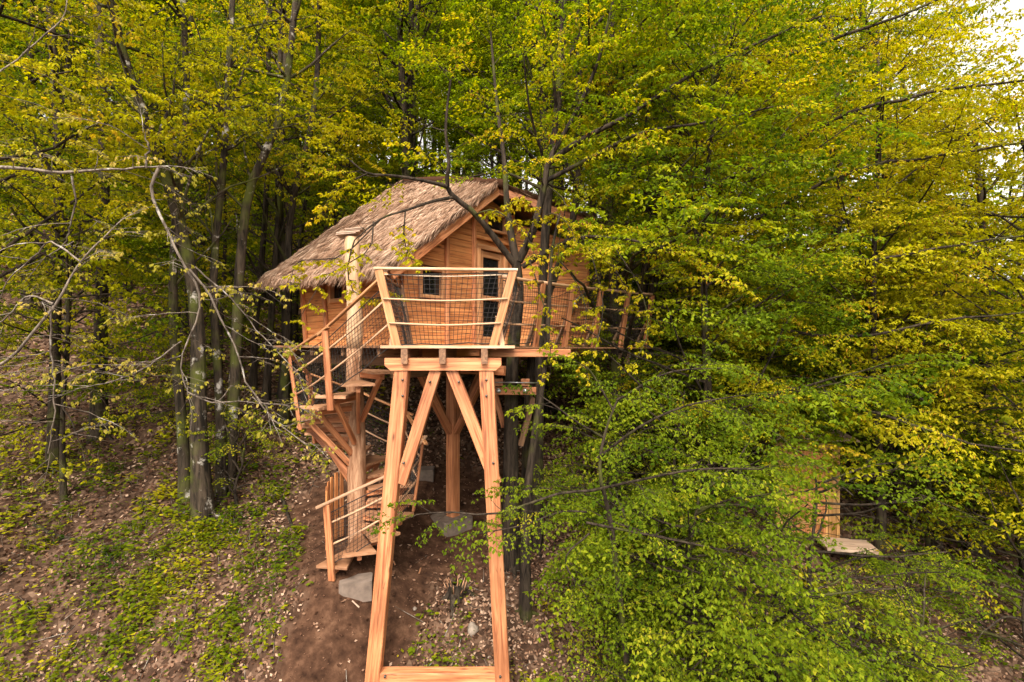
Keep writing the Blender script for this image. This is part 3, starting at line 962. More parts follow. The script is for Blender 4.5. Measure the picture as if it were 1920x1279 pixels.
# ------------------------------------------------------------------ timber frame (front legs)
tower = thing('timber_frame', (-0.95, 7.15, gz(-.95, 7.15)), 'tall splayed orange timber frame with diagonal braces carrying the look-out platform', 'timber frame')
ty = FD + .22
def tp(px, py, D=ty): return P(px, py, D)
legs = ((tp(755, 690), tp(694, 1340)), (tp(912, 690), tp(946, 1340)))
for a_, b_ in legs:
    b2 = b_.copy()
    gl = gz(b_[0], b_[1]) - .3
    b2 = a_ + (b_ - a_) * ((gl - a_[2]) / (b_[2] - a_[2]))
    beam('leg', a_, b2, .205, .2, M_BEAM, tower, up=(0, -1, 0), ch=.01)
cw = [(0, .04), (.06, 0), (.06, 0)]
hb, hw = .175, 1.64
prism('cap_beam', [(0, hb), (0, .07), (.08, 0), (hw - .08, 0), (hw, .07), (hw, hb)], tp(725, 694, ty) + np.array([0, -.12, 0]), (1, 0, 0), UP, (0, 1, 0), .2, M_BEAM, tower)
beam('brace', tp(818, 694), tp(752, 905), .165, .15, M_BEAM, tower, up=(0, -1, 0))
beam('brace', tp(847, 694), tp(930, 905), .165, .15, M_BEAM, tower, up=(0, -1, 0))
beam('cross_beam', tp(712, 1270, ty - .0), tp(935, 1270, ty - .0), .17, .21, M_BEAM, tower)
for px_, py_ in ((755, 712), (755, 742), (912, 712), (912, 742), (806, 716), (860, 716), (757, 868), (925, 868), (722, 1268), (938, 1268)):
    q_ = tp(px_, py_, ty - .1)
    tube('bolt', [q_ + (0, .02, 0), q_ - (0, .022, 0)], .017, M_DARKSTEEL, tower, 8)

# ------------------------------------------------------------------ centre support post with its pad
post = thing('support_post', (-1.24, 10.4, gz(-1.24, 10.4)), 'square orange post with four knee braces under the cabin, standing on a concrete pad', 'post')
pz = gz(-1.24, 10.4) + .12
beam('post', (-1.2, 10.4, pz), (-1.2, 10.4, -.42), .2, .2, M_BEAM, post, up=unit((.6, .8, 0)))
for d_ in (GD, -GD, RD, -RD):
    b0 = np.array([-1.2, 10.4, -1.75]) + d_ * .09
    beam('knee_brace', b0, np.array([-1.2, 10.4, -.42]) + d_ * .95, .11, .14, M_BEAM, post, up=np.cross(d_, UP))
beam('head_beam', np.array([-1.2, 10.4, -.5]) - GD * 1.5, np.array([-1.2, 10.4, -.5]) + GD * 1.6, .18, .18, M_DARK, post)
beam('head_beam', np.array([-1.2, 10.4, -.47]) - RD * 1.4, np.array([-1.2, 10.4, -.47]) - RD * .1, .17, .17, M_BEAM, post)


def slab(name, c, sx, sy, h, rot, mat, label, cat, tilt=.0):
    r = random.Random(int(c[0] * 100))
    ax = np.array([math.cos(rot), math.sin(rot), tilt]); ay = np.array([-math.sin(rot), math.cos(rot), 0])
    pts = [(sx * x + r.uniform(-.02, .02), sy * y + r.uniform(-.02, .02)) for x, y in ((-.5, -.42), (-.42, -.5), (.42, -.5), (.5, -.42), (.5, .42), (.42, .5), (-.42, .5), (-.5, .42))]
    o = prism(name, pts, np.array(c) - UP * .2, ax, ay, UP, h + .2, mat)
    return tag(o, label, cat, kind='thing')


slab('concrete_pad', (-1.22, 10.38, gz(-1.22, 10.38)), .66, .66, .125, .65, M_CONC, 'grey square concrete pad under the square support post', 'pad')
slab('stone_slab', (-2.42, 7.98, gz(-2.42, 7.98)), .5, .34, .1, .25, M_CONC, 'flat grey slab in front of the lowest stair step', 'slab')
slab('stone_slab', (-2.0, 11.6, gz(-2, 11.6)), .5, .4, .1, .1, M_CONC, 'pale flat slab on bare earth behind the winding stair', 'slab')
slab('stone_slab', (-2.55, 9.35, gz(-2.55, 9.35)), .7, .5, .09, .2, M_CONC, 'low concrete footing at the stair log', 'slab')

# ------------------------------------------------------------------ clamp beams on the tree under the deck
cl = thing('tree_clamp', P(970, 725, 9.3), 'bolted orange beams clamped round the tree trunk below the deck', 'clamp')
beam('clamp_beam', P(925, 733, 9.05), P(1005, 733, 9.05), .13, .13, M_BEAM, cl)
beam('clamp_beam', P(925, 733, 9.75), P(1005, 733, 9.75), .13, .13, M_BEAM, cl)
for px_ in (935, 985):
    beam('clamp_block', P(px_, 717, 9.0), P(px_, 717, 9.85), .15, .13, M_BEAM, cl)
    tube('bolt', [P(px_, 733, 8.92), P(px_, 733, 8.99)], .045, M_STEEL, cl, 10)
tube('tie_rod', [P(925, 717, 8.97), P(1010, 718, 8.97)], .012, M_STEEL, cl)
beam('knee_brace', P(1000, 745, 9.9), P(976, 835, 9.9), .11, .13, M_DARK, cl, up=(0, -1, 0))
beam('knee_brace', P(918, 700, 9.5), P(945, 800, 9.6), .1, .12, M_BEAM, cl, up=(0, -1, 0))

# ------------------------------------------------------------------ winding stair
LX, LY = -2.64, 8.8
stair = thing('winding_stair', (LX, LY, gz(LX, LY)), 'winding wooden stair with netted railing round a tall stripped log', 'stair')
gl = gz(LX, LY)
zz = np.linspace(gl - .2, 1.86, 24)
t_ = (zz - zz[0]) / (zz[-1] - zz[0])
lp = np.stack([LX - .10 * t_ + .012 * np.sin(zz * 3), LY + .01 * np.sin(zz * 2.2), zz], -1)
lr = .165 - .045 * t_ + .006 * np.sin(zz * 5) + .004 * np.sin(zz * 11)
split = np.searchsorted(zz, -.2)
tube('log', lp[:split + 1], lr[:split + 1], M_LOG, stair, 14)
tube('log_top', lp[split:] , lr[split:] * 1.001 - .001, M_LOGPALE, stair, 14)
top = lp[-1]
for k, (dx, w) in enumerate(((-.06, .34), (-.03, .4), (.02, .38), (.06, .3))):
    beam('cap_board', top + (dx - w / 2, 0, .015 + k * .034), top + (dx + w / 2, .0, .045 + k * .034), .3 - .03 * k, .022, M_GREYWOOD, stair)

A0, A1, NT = math.radians(-98), math.radians(312), 17
def polar(a, r, z): return np.array([LX + math.cos(a) * r, LY + math.sin(a) * r, z])
tz0 = gl + .03
tz = np.linspace(tz0, -.42, NT)
ta = np.linspace(A0, A1, NT)
RO = .98
for i in range(NT):
    a, z = ta[i], tz[i]
    h_ = math.radians(15)
    ro = RO if i < NT - 1 else 1.15
    pts = [(math.cos(a + q) * r_, math.sin(a + q) * r_) for (q, r_) in ((-h_ * 1.6, .17), (-h_, ro), (h_, ro), (h_ * 1.6, .17))]
    prism('tread', pts, (LX, LY, z - .022), (1, 0, 0), (0, 1, 0), UP, .044, M_TREAD, stair)
    beam('tread_bearer', polar(a, .13, z - .075), polar(a, RO - .12, z - .075), .07, .1, M_BEAM, stair)
    if i > 1:
        beam('tread_brace', polar(a, .14, z - .85 if z - .85 > gl else gl + .05), polar(a, RO - .2, z - .10), .06, .09, M_BEAM, stair)
pi = [0, 2, 4, 6, 8, 10, 12, 14]
pb, pt_ = [], []
for i in pi:
    a, z = ta[i], tz[i]
    pb.append(polar(a, RO - .02, z)); pt_.append(polar(a, RO + .12, z + 1.02))
for b_, t2 in zip(pb, pt_):
    d_ = unit(t2 - b_)
    beam('rail_post', b_ - d_ * .2, t2, .105, .05, M_BEAM, stair, up=unit((b_[0] - LX, b_[1] - LY, 0)))
pb.append(np.array([-1.72, FD + .3, -.05])); pt_.append(np.array([-1.86, FD + .2, .95]))
for i in range(len(pb) - 1):
    e = unit(pt_[i + 1] - pt_[i])
    beam('handrail', pt_[i] - e * .16 + UP * .02, pt_[i + 1] + e * .1 + UP * .02, .07, .035, M_PALE if i < 2 else M_FRAME, stair)
    for f in (.36, .7):
        q0 = pb[i] + (pt_[i] - pb[i]) * f; q1 = pb[i + 1] + (pt_[i + 1] - pb[i + 1]) * f
        tube('middle_rail', smooth_path([q0, (q0 + q1) / 2 - UP * .02, q1], 6), .016, M_PALE, stair)
    net('netting', pb[i] + UP * .05, pb[i + 1] + UP * .05, pb[i + 1] + (pt_[i + 1] - pb[i + 1]) * .86, pb[i] + (pt_[i] - pb[i]) * .86, .062, stair, .02)
for k in range(6):                       # picket screen inside the lowest turn
    a = math.radians(205 - k * 13)
    b_ = polar(a, .52, gl - .05)
    beam('picket', b_, b_ + UP * (1.05 + .05 * k), .075, .022, M_WALL, stair, up=unit((math.cos(a), math.sin(a), 0)))

# ------------------------------------------------------------------ little shed on the right
sx, sy = 6.35, 11.0
sz = gz(sx, sy) - .02
shed = thing('wooden_shed', (sx, sy, sz), 'narrow honey coloured board shed half hidden behind hornbeam foliage', 'shed')
ra = math.radians(-12)
AX = np.array([math.cos(ra), math.sin(ra), 0]); AY = np.array([-math.sin(ra), math.cos(ra), 0])
SO = np.array([5.72, 11.1, sz])
for side, (o_, ax_, n_, ln) in {'front': (SO, AX, -AY, 1.25), 'side': (SO + AX * 1.25, AY, AX, 1.3), 'back': (SO + AY * 1.3, AX, AY, 1.25), 'left': (SO, AY, -AX, 1.3)}.items():
    k = 0
    s = .0
    while s < ln - .05:
        w = min(.145, ln - s)
        prism('board', [(s, 0), (s + w - .008, 0), (s + w - .008, 2.02), (s, 2.02)], o_ - n_ * random.uniform(0, .006), ax_, UP, -n_, .025, M_SHED, shed, long_axis=1)
        s += .148
dr = SO + AX * .35 - AY * .012
prism('door', [(0, .1), (.62, .1), (.62, 1.85), (0, 1.85)], dr, AX, UP, -AY, .03, M_WALL, shed, long_axis=1)
for z_ in (.35, 1.6):
    beam('door_batten', dr + AX * .04 - AY * .05 + UP * z_, dr + AX * .58 - AY * .05 + UP * z_, .03, .1, M_SHED, shed)
for k in range(9):
    o_ = SO + AX * (-.2 + k * .19) - AY * .3
    prism('roof_board', [(0, 0), (.185, 0), (.185, 1.9), (0, 1.9)], o_ + UP * 2.12, AX, AY + UP * .06, UP, .03, M_GREYWOOD, shed, long_axis=1)
for k in range(4):
    o_ = SO + AX * .75 - AY * (.25 + k * .16)
    prism('step_board', [(0, 0), (.95, 0), (.95, .152), (0, .152)], o_ + UP * .0, AX, AY, UP, .06, M_GREYWOOD, shed)

# ------------------------------------------------------------------ stump, stones, sticks
sb_ = np.array([-0.95, 8.55, 0]); sb_[2] = gz(sb_[0], sb_[1])
stump = thing('tree_stump', sb_, 'splintered dark stump with ragged upright fibres between the timber legs', 'stump')
rs = np.random.default_rng(5)
tb = Tubes()
flare_trunk(tb, [sb_, sb_ + UP * .1, sb_ + UP * .2], .12, .1, 10, 5, rs)
link('stump_base', tb.mesh('stump_base', M_BARK), stump)
for k in range(34):
    a = rs.uniform(0, 6.28); r_ = rs.uniform(.02, .2)
    p = sb_ + np.array([math.cos(a) * r_, math.sin(a) * r_, .1])
    tube('splinter', [p, p + np.array([math.cos(a) * .05, math.sin(a) * .05, rs.uniform(.06, .22)])], [.014, .004], M_LOG if k % 2 == 0 else M_BARKL, stump, 5)


def rock(c, s, seed, label):
    r = np.random.default_rng(seed)
    t = np.linspace(0, np.pi, 7); p = np.linspace(0, 2 * np.pi, 11)[:-1]
    V = []
    ph = r.uniform(0, 6, 3)
    for a in t:
        for q in p:
            d = np.array([math.sin(a) * math.cos(q), math.sin(a) * math.sin(q), math.cos(a)])
            k = 1 + .22 * math.sin(3 * d[0] + ph[0]) + .2 * math.sin(4 * d[1] + ph[1]) + .15 * math.sin(5 * d[2] + ph[2])
            V.append(np.array(c) + d * k * np.array(s))
    i = (np.arange(6)[:, None] * 10); j = np.arange(10)[None]
    Q = np.stack([i + j, i + (j + 1) % 10, i + 10 + (j + 1) % 10, i + 10 + j], -1).reshape(-1, 4)
    o = link('stone', np_mesh('stone', V, Q, M_STONE, True))
    return tag(o, label, 'stone')


x, y = P(888, 1148, 8.0)[:2]
rock((x, y, gz(x, y) + .03), (.09, .08, .11), 1, 'upright pale stone below the splintered stump')
x, y = P(985, 1180, 7.7)[:2]
for k in range(16):
    x, y = rs.uniform(-3.6, .9), rs.uniform(5.9, 9.3)
    s_ = rs.uniform(.02, .045)
    o = rock((x, y, gz(x, y) + s_ * .4), (s_, s_ * .8, s_ * .6), 10 + k, 'small pale pebble lying on the bare earth and leaf litter')
    o['group'] = 'pebbles on the forest floor'
for k in range(26):
    x, y = rs.uniform(-2.4, 1.8), rs.uniform(6.2, 9.0)
    a = rs.uniform(0, 6.28); l_ = rs.uniform(.05, .15)
    p = np.array([x, y, 0]); q = p + np.array([math.cos(a), math.sin(a), 0]) * l_
    p[2] = gz(p[0], p[1]) + .02; q[2] = gz(q[0], q[1]) + .03
    o = beam('wood_offcut', p, q, .026, .012, M_GREYWOOD if k % 4 == 0 else M_TREAD, None)
    tag(o, 'short wood offcut lying on the litter below the timber frame', 'offcut', 'wood offcuts on the ground')
FB = [((-8.4, 9.0), (-5.6, 8.1), .035, 'long brown fallen bough in ground cover left of the lichen trunks'),
      ((-6.9, 12.6), (-3.9, 12.0), .05, 'dark fallen log lying across the slope behind the lichen trunks'),
      ((1.0, 8.6), (2.6, 7.7), .03, 'thin fallen bough on litter right of the timber frame'),
      ((-9.5, 15.0), (-6.2, 15.6), .07, 'thick fallen log high on the leaf covered slope'),
      ((-5.0, 10.6), (-4.0, 9.6), .05, 'curved bare root at the edge of the bare earth')]
for (a_, b_, r_, lab) in FB:
    pts = []
    for t in np.linspace(0, 1, 8):
        x = a_[0] + (b_[0] - a_[0]) * t; y = a_[1] + (b_[1] - a_[1]) * t + .12 * math.sin(t * 5)
        pts.append((x, y, gz(x, y) + r_ * .6))
    tag(tube('fallen_bough', pts, np.linspace(r_, r_ * .4, 8), M_BARK, None, 7), lab, 'fallen bough')


# ------------------------------------------------------------------ litter and ground cover
def ground_sample(n, r, dmin=4.6, dmax=26):
    D = np.exp(r.uniform(math.log(dmin), math.log(dmax), n))
    th = np.radians(r.uniform(-50, 50, n))
    return D * np.tan(th) * 1.0, D


def slope_frame(x, y):
    e = .05
    dx = (height(x + e, y) - height(x - e, y)) / (2 * e); dy = (height(x, y + e) - height(x, y - e)) / (2 * e)
    n = np.stack([-dx, -dy, np.ones_like(dx)], -1)
    return n / np.linalg.norm(n, axis=1)[:, None]


r = np.random.default_rng(21)
x, y = ground_sample(100000, r)
k = r.random(len(x)) > dirt(x, y) * .9
x, y = x[k], y[k]
nrm = slope_frame(x, y); nrm = nrm + r.normal(0, .45, nrm.shape); nrm /= np.linalg.norm(nrm, axis=1)[:, None]
a = r.uniform(0, 6.28, len(x))
d = np.stack([np.cos(a), np.sin(a), np.zeros_like(a)], -1); d -= nrm * (d * nrm).sum(1)[:, None]; d /= np.linalg.norm(d, axis=1)[:, None]
lf = r.uniform(.045, .085, len(x)) * np.clip(y / 9, .85, 2.2)
base = np.stack([x, y, height(x, y) + .012 + r.uniform(0, .03, len(x))], -1)
LV, LQ, kk = leaf_block(base, d, nrm, lf, lf * .62, False)
LV = LV.reshape(-1, 4, 3); LV[:, 2] += nrm * (lf * .18)[:, None]; LV = LV.reshape(-1, 3)
pt2 = .58 + .18 * np.sin(x * 1.3 + y) * np.sin(y * 1.7) + r.normal(0, .3, len(x))
o = link('leaf_litter', np_mesh('leaf_litter', LV, LQ, LEAF_DEAD, False, {'tint': np.repeat(np.clip(pt2, 0, 1), 4)}))
tag(o, 'dry brown fallen leaves covering the slope', 'leaf litter', kind='stuff')


def clump_density(x, y):
    f = .42 + .3 * np.sin(1.1 * x + .4 * y + 1) * np.sin(.9 * y - .5 * x) + .3 * np.sin(2.9 * x + 1.7 * y + 1) * np.sin(2.6 * y - 1.3 * x + 2) + .35 * np.sin(6.1 * x - 3.3 * y) * np.sin(5.3 * y + 2.9 * x + 1)
    left = 1 / (1 + np.exp((x + 3.4) / .5)) * 1.0
    near = np.clip((12.5 - y) / 4.5, .25, 1)
    mid = .33 * np.exp(-((x + .3) ** 2 / 1.8 + (y - 7.0) ** 2 / 1.2))
    right = .55 / (1 + np.exp(-(x - 1.6) / .4))
    return np.clip(f * 1.5 - .3, 0.05, 1) * (left * near + mid + right * near) * (1 - dirt(x, y))


x, y = ground_sample(66000, r, 4.7, 18)
k = r.random(len(x)) < clump_density(x, y) * .9
x, y = x[k], y[k]
per = 9
cx = np.repeat(x, per); cy = np.repeat(y, per); n_ = len(cx)
a = r.uniform(0, 6.28, n_); rr = r.uniform(0, .16, n_) * np.repeat(r.uniform(.5, 1.4, len(x)), per)
bx, by = cx + np.cos(a) * rr, cy + np.sin(a) * rr
hh = np.repeat(r.uniform(.03, .24, len(x)) ** 1.0, per) * r.uniform(.5, 1.1, n_)
base = np.stack([bx, by, height(bx, by) + hh], -1)
d = np.stack([np.cos(a), np.sin(a), r.uniform(-.5, .35, n_)], -1); d /= np.linalg.norm(d, axis=1)[:, None]
nm = np.stack([-.3 * np.cos(a), -.3 * np.sin(a), np.ones(n_)], -1) + r.normal(0, .25, (n_, 3)); nm -= d * (nm * d).sum(1)[:, None]; nm /= np.linalg.norm(nm, axis=1)[:, None]
lf = np.repeat(r.uniform(.04, .11, len(x)), per) * r.uniform(.7, 1.2, n_) * np.clip(cy / 9, .9, 2)
LV, LQ, kk = leaf_block(base, d, nm, lf, lf * .62, False)
tt = np.repeat(np.clip(r.normal(.55, .2, len(x)) + .25 * np.sin(x * 2.1) * np.sin(y * 1.7), 0, 1), per) + r.normal(0, .08, n_)
o = link('ground_cover', np_mesh('ground_cover', LV, LQ, LEAF_HERB, False, {'tint': np.repeat(tt, 4)}))
tag(o, 'low green and yellow woodland herbs growing through the litter', 'ground cover', kind='stuff')
n_ = 5000
qx = r.uniform(-4.6, .6, n_); qy = r.uniform(4.8, 12.2, n_)
kq = dirt(qx, qy) > r.random(n_) * .9; qx, qy = qx[kq], qy[kq]; n_ = len(qx)
sz_ = r.uniform(.008, .022, n_) ** 1.0 * r.uniform(.4, 1, n_)
oc = np.array([[1, 0, 0], [0, 1, 0], [-1, 0, 0], [0, -1, 0], [0, 0, .8], [0, 0, -.8]], float)
vv = (oc[None] * (1 + r.normal(0, .25, (n_, 6, 3)))) * sz_[:, None, None]
vv = vv + np.stack([qx, qy, height(qx, qy) + sz_ * .25], -1)[:, None]
ft = np.array([[0, 1, 4], [1, 2, 4], [2, 3, 4], [3, 0, 4], [1, 0, 5], [2, 1, 5], [3, 2, 5], [0, 3, 5]])
fq = (np.arange(n_)[:, None, None] * 6 + ft[None]).reshape(-1, 3)
o = link('soil_clods', np_mesh('soil_clods', vv.reshape(-1, 3), fq, LEAF_DEAD, True, {'tint': np.repeat(r.uniform(.35, .85, n_), 6)}))
tag(o, 'crumbs of brown soil scattered over the bare earth path', 'soil clods', kind='stuff')
# stalks and twigs that carry the herbs
tb = Tubes()
for i in range(0, len(x), 2):
    b0 = np.array([x[i], y[i], gz(x[i], y[i]) - .01])
    tb.add(np.array([b0, b0 + (r.normal(0, .04), r.normal(0, .04), .16)]), [.004, .002], 3)
for i in range(900):
    D_ = math.exp(r.uniform(math.log(5), math.log(16))); xx = D_ * math.tan(math.radians(r.uniform(-48, 48)))
    if float(dirt(xx, D_)) > .5 and r.random() < .8: continue
    a_ = r.uniform(0, 6.28); l_ = r.uniform(.1, .5)
    e = np.array([xx + math.cos(a_) * l_, D_ + math.sin(a_) * l_])
    tb.add(np.array([(xx, D_, gz(xx, D_) + .015), (e[0], e[1], gz(*e) + .03)]), [.008, .004], 3)
o = link('fallen_twigs', tb.mesh('fallen_twigs', M_PALEBARK))
tag(o, 'thin dry twigs and stalks strewn over the litter', 'twigs', kind='stuff')


# ------------------------------------------------------------------ the clearing that is kept free of foliage
def clearing(p):
    x, y, z = p[:, 0], p[:, 1], p[:, 2]
    near = (y < 3.6)
    front = (x > -4.2) & (x < 0.25) & (y < 9.6) & (z < 2.9)              # glade before the cabin
    front2 = (x > -4.2) & (x < .55) & (y < 9.2) & (z > -1.0) & (z < 1.6)
    cab = (x > -6.0) & (x < .6) & (y > 8) & (y < 13.5) & (z < 3.4) & (z > -4)
    under = (x > -4.2) & (x < .25) & (y < 12) & (z < .2)
    tall = (x > -4.0) & (x < .2) & (y < 6.0)
    glade = (x > 3.6) & (x < 7.4) & (y > 5.8) & (y < 11.6) & (z > -4.7) & (z < -1.9) & (np.sin(x * 91.7 + y * 57.3 + z * 33.1) > -.55)   # half open ground before the shed
    walk_ = (x > .15) & (x < 2.3) & (y > 5) & (y < 10.8) & (z > -.3) & (z < 1.35) & (np.sin(x * 71.3 + y * 47.1 + z * 93.7) > -.82)   # boughs trimmed along the deck rail
    return ~(near | front | front2 | cab | under | tall | glade | walk_)


# ------------------------------------------------------------------ individual near trees
def edge_tree(name, label, base, height_, r0, seed, kind, leafmat, az0, azw, zlo, n_limbs, limb_len, bark=M_BARK, lean=(0, 0), keep=clearing, sub_every=.32, sub_len=1.25, elev=(10, 50), start=.2, group=None, ssc=1.0, lift=.012, cat='tree'):
    r = np.random.default_rng(seed)
    b = np.array([base[0], base[1], gz(*base)])
    root = thing(name, b, label, cat, group)
    tb = Tubes(); cr = Crown()
    n = 12
    t = np.linspace(0, 1, n)
    tr = b + np.stack([lean[0] * t ** 1.3 * height_ + .10 * np.sin(t * 7 + seed), lean[1] * t ** 1.3 * height_ + .08 * np.sin(t * 5 + seed * 2), t * height_], -1)
    tr[0, :2] = b[:2]
    flare_trunk(tb, tr, r0, r0 * .3, 10, 4, r)
    for q in range(n_limbs):
        z = zlo + (height_ - zlo) * ((q + r.uniform(.1, .9)) / n_limbs) ** .9
        f = z / height_ * (n - 1); i = min(n - 2, int(f)); p = tr[i] + (tr[i + 1] - tr[i]) * (f - i)
        a = math.radians(az0 + r.uniform(-azw, azw)); e = math.radians(r.uniform(*elev))
        ln = limb_len * r.uniform(.65, 1.2) * (1 - .45 * (z / height_) ** 2)
        dv = np.array([math.cos(a) * math.cos(e), math.sin(a) * math.cos(e), math.sin(e)])
        path = walk(p, dv, ln, 9, r, .10, lift - .02 * (z < height_ * .4))
        limb_with_sprays(tb, cr, path, max(.018, r0 * .33 * (1 - .5 * z / height_)), r, sub_every, sub_len, start, ssc=ssc)
    tree_parts(root, tb, cr, kind, bark, leafmat, r, keep)
    return root


NEAR = [
    # name, label, base, height, r, seed, spray, leaf, az, azw, zlo, limbs, len, kw
    ('hornbeam_tree', 'dark slender hornbeam rising right of the deck railing with dense fresh foliage', (2.1, 10.6), 11.5, .17, 31, 'midcat', LEAF_G, -40, 95, 3.0, 34, 3.4, {}),
    ('hornbeam_tree', 'hornbeam with low green boughs spreading beside the shed', (3.6, 9.4), 10.0, .1, 32, 'near', LEAF_F, -80, 120, 1.2, 34, 3.0, {}),
    ('hornbeam_tree', 'broad yellow flowering hornbeam leaning out beyond the shed', (7.4, 10.4), 11.0, .08, 33, 'nearcat', LEAF_Y, -40, 150, 1.6, 32, 3.4, {}),
    ('hornbeam_tree', 'tall hornbeam behind the deck corner with orange catkins and long outward boughs', (3.9, 12.6), 14.0, .2, 34, 'midcat', LEAF_Y, -30, 100, 3.2, 30, 4.4, dict(elev=(15, 55))),
    ('hornbeam_tree', 'leafy hornbeam standing behind the wooden shed', (8.4, 13.4), 12.0, .18, 35, 'mid', LEAF_Y, -60, 140, 1.5, 26, 4.0, {}),
    ('hornbeam_tree', 'dark many limbed hornbeam just behind the cabin ridge', (0.8, 14.2), 15.0, .2, 36, 'mid', LEAF_G, -80, 140, 6.0, 26, 4.0, dict(elev=(20, 65))),
    ('hornbeam_tree', 'hornbeam behind the thatch with bright green boughs over the roof', (-3.2, 15.0), 14.0, .17, 37, 'mid', LEAF_G, -80, 150, 6.5, 24, 3.6, {}),
    ('hornbeam_sapling', 'bushy green hornbeam sapling on litter right of the timber frame', (2.6, 7.3), 3.4, .05, 38, 'near', LEAF_F, 0, 180, .5, 16, 1.7, dict(sub_len=.8, elev=(5, 40), cat='sapling', ssc=.8)),
    ('hornbeam_sapling', 'low spreading sapling in front of the shed step', (4.7, 8.0), 3.0, .05, 39, 'near', LEAF_F, 0, 180, .4, 15, 1.9, dict(sub_len=.8, elev=(5, 40), cat='sapling', ssc=.8)),
    ('beech_sapling', 'thin yellow leaved sapling in ground cover left of the lichened trunks', (-8.4, 9.6), 6.5, .045, 41, 'thin', LEAF_Y, -20, 180, 1.0, 22, 1.9, dict(sub_len=.9, sub_every=.5, elev=(0, 40), cat='sapling')),
    ('beech_sapling', 'tall thin sapling with flat leafy sprays behind the lichened trunks', (-7.0, 12.4), 9.0, .06, 42, 'thin', LEAF_G, -60, 180, 1.5, 26, 2.4, dict(sub_len=1.0, sub_every=.5, elev=(0, 40), cat='sapling')),
    ('beech_sapling', 'dark green sapling at the foot of the straight dark trunk', (-9.8, 11.2), 5.5, .05, 43, 'mid', LEAF_D, -60, 180, .4, 20, 1.8, dict(sub_len=.9, sub_every=.45, elev=(0, 40), cat='sapling')),
    ('beech_sapling', 'leafy sapling on the open slope above the fallen logs', (-10.5, 16.0), 9.0, .06, 44, 'mid', LEAF_G, -60, 180, 1.0, 24, 2.4, dict(sub_len=1.0, sub_every=.5, elev=(0, 40), cat='sapling')),
    ('beech_tree', 'beech with yellow green tiers of foliage left of the thatched eave', (-6.0, 13.4), 13.0, .12, 45, 'mid', LEAF_Y, -70, 160, 5.0, 26, 2.8, dict(sub_every=.4)),
    ('beech_tree', 'beech with tiers of young yellow leaves beside the pale bare tree', (-8.2, 7.8), 11.0, .11, 46, 'thin', LEAF_Y, -20, 120, 4.2, 26, 2.9, dict(sub_every=.36)),
    ('ivy_bush', 'dark green bush clinging round the foot of the mossy leaning beech', (-5.35, 10.0), 1.4, .03, 47, 'near', LEAF_D, 0, 180, .15, 14, .7, dict(sub_len=.45, elev=(5, 60), ssc=.55, cat='bush', keep=None)),
    ('hornbeam_tree', 'dense green hornbeam between the deck end and the shed', (5.2, 13.0), 8.0, .12, 141, 'mid', LEAF_G, -70, 170, .6, 32, 2.9, {}),
    ('hornbeam_tree', 'wide golden hornbeam on the slope right of the shed', (10.2, 11.2), 9.5, .14, 142, 'midcat', LEAF_Y, -90, 170, .6, 34, 3.2, {}),
    ('hornbeam_tree', 'golden leaved hornbeam with boughs fanning over the open leaf litter', (9.0, 8.8), 9.0, .07, 143, 'midcat', LEAF_Y, -120, 150, 1.4, 30, 2.9, {}),
    ('hornbeam_tree', 'bushy hornbeam filling the gap behind the deck end', (3.0, 14.4), 9.0, .12, 144, 'mid', LEAF_G, -80, 170, .8, 32, 2.9, {}),
    ('hornbeam_tree', 'yellow green hornbeam high on the slope behind the shed', (12.0, 16.5), 10.0, .14, 145, 'mid', LEAF_Y, -90, 170, .6, 34, 3.5, dict(ssc=1.2)),
    ('hornbeam_sapling', 'fresh green sapling under the right deck corner', (2.9, 8.9), 3.8, .05, 151, 'near', LEAF_F, -60, 180, .4, 22, 1.8, dict(sub_len=.8, elev=(0, 40), cat='sapling', ssc=.85)),
    ('hornbeam_sapling', 'broad bright sapling between the timber frame and the shed', (3.7, 7.2), 3.0, .045, 152, 'near', LEAF_F, -60, 180, .3, 22, 1.8, dict(sub_len=.8, elev=(0, 40), cat='sapling', ssc=.85)),
    ('hornbeam_sapling', 'green sapling right of the shed below golden hornbeam boughs', (8.1, 11.3), 3.2, .045, 153, 'near', LEAF_F, -60, 180, .3, 22, 2.0, dict(sub_len=.9, elev=(0, 40), cat='sapling', ssc=.9)),
    ('hornbeam_sapling', 'sprawling sapling low on the litter below the shed', (4.6, 6.4), 2.0, .035, 154, 'near', LEAF_F, -60, 180, .2, 18, 1.5, dict(sub_len=.7, elev=(0, 35), cat='sapling', ssc=.8)),
    ('hornbeam_sapling', 'dense dark green sapling at the edge of the open leaf litter', (8.2, 8.1), 3.0, .03, 40, 'near', LEAF_D, 0, 180, .4, 15, 1.9, dict(sub_len=.8, elev=(5, 40), cat='sapling', ssc=.8)),
]
BUILT = {}
for (nm, lab, bs, hh, r0, sd_, kd, lm, az, azw, zlo, nl, ll, kw) in NEAR:
    BUILT[sd_] = edge_tree(nm, lab, bs, hh, r0, sd_, kd, lm, az, azw, zlo, nl, ll, **kw)

def copy_tree(src, x, y, sc, rz, label, group):
    n = src.copy(); COL.objects.link(n)
    n.location = (x, y, gz(x, y)); n.rotation_euler = (0, 0, rz); n.scale = (sc, sc, sc)
    for ch in src.children:
        c = ch.copy(); COL.objects.link(c); c.parent = n; c.matrix_parent_inverse = ch.matrix_parent_inverse
        for g_ in ch.children:
            d_ = g_.copy(); COL.objects.link(d_); d_.parent = c
    return tag(n, label, 'sapling', group)


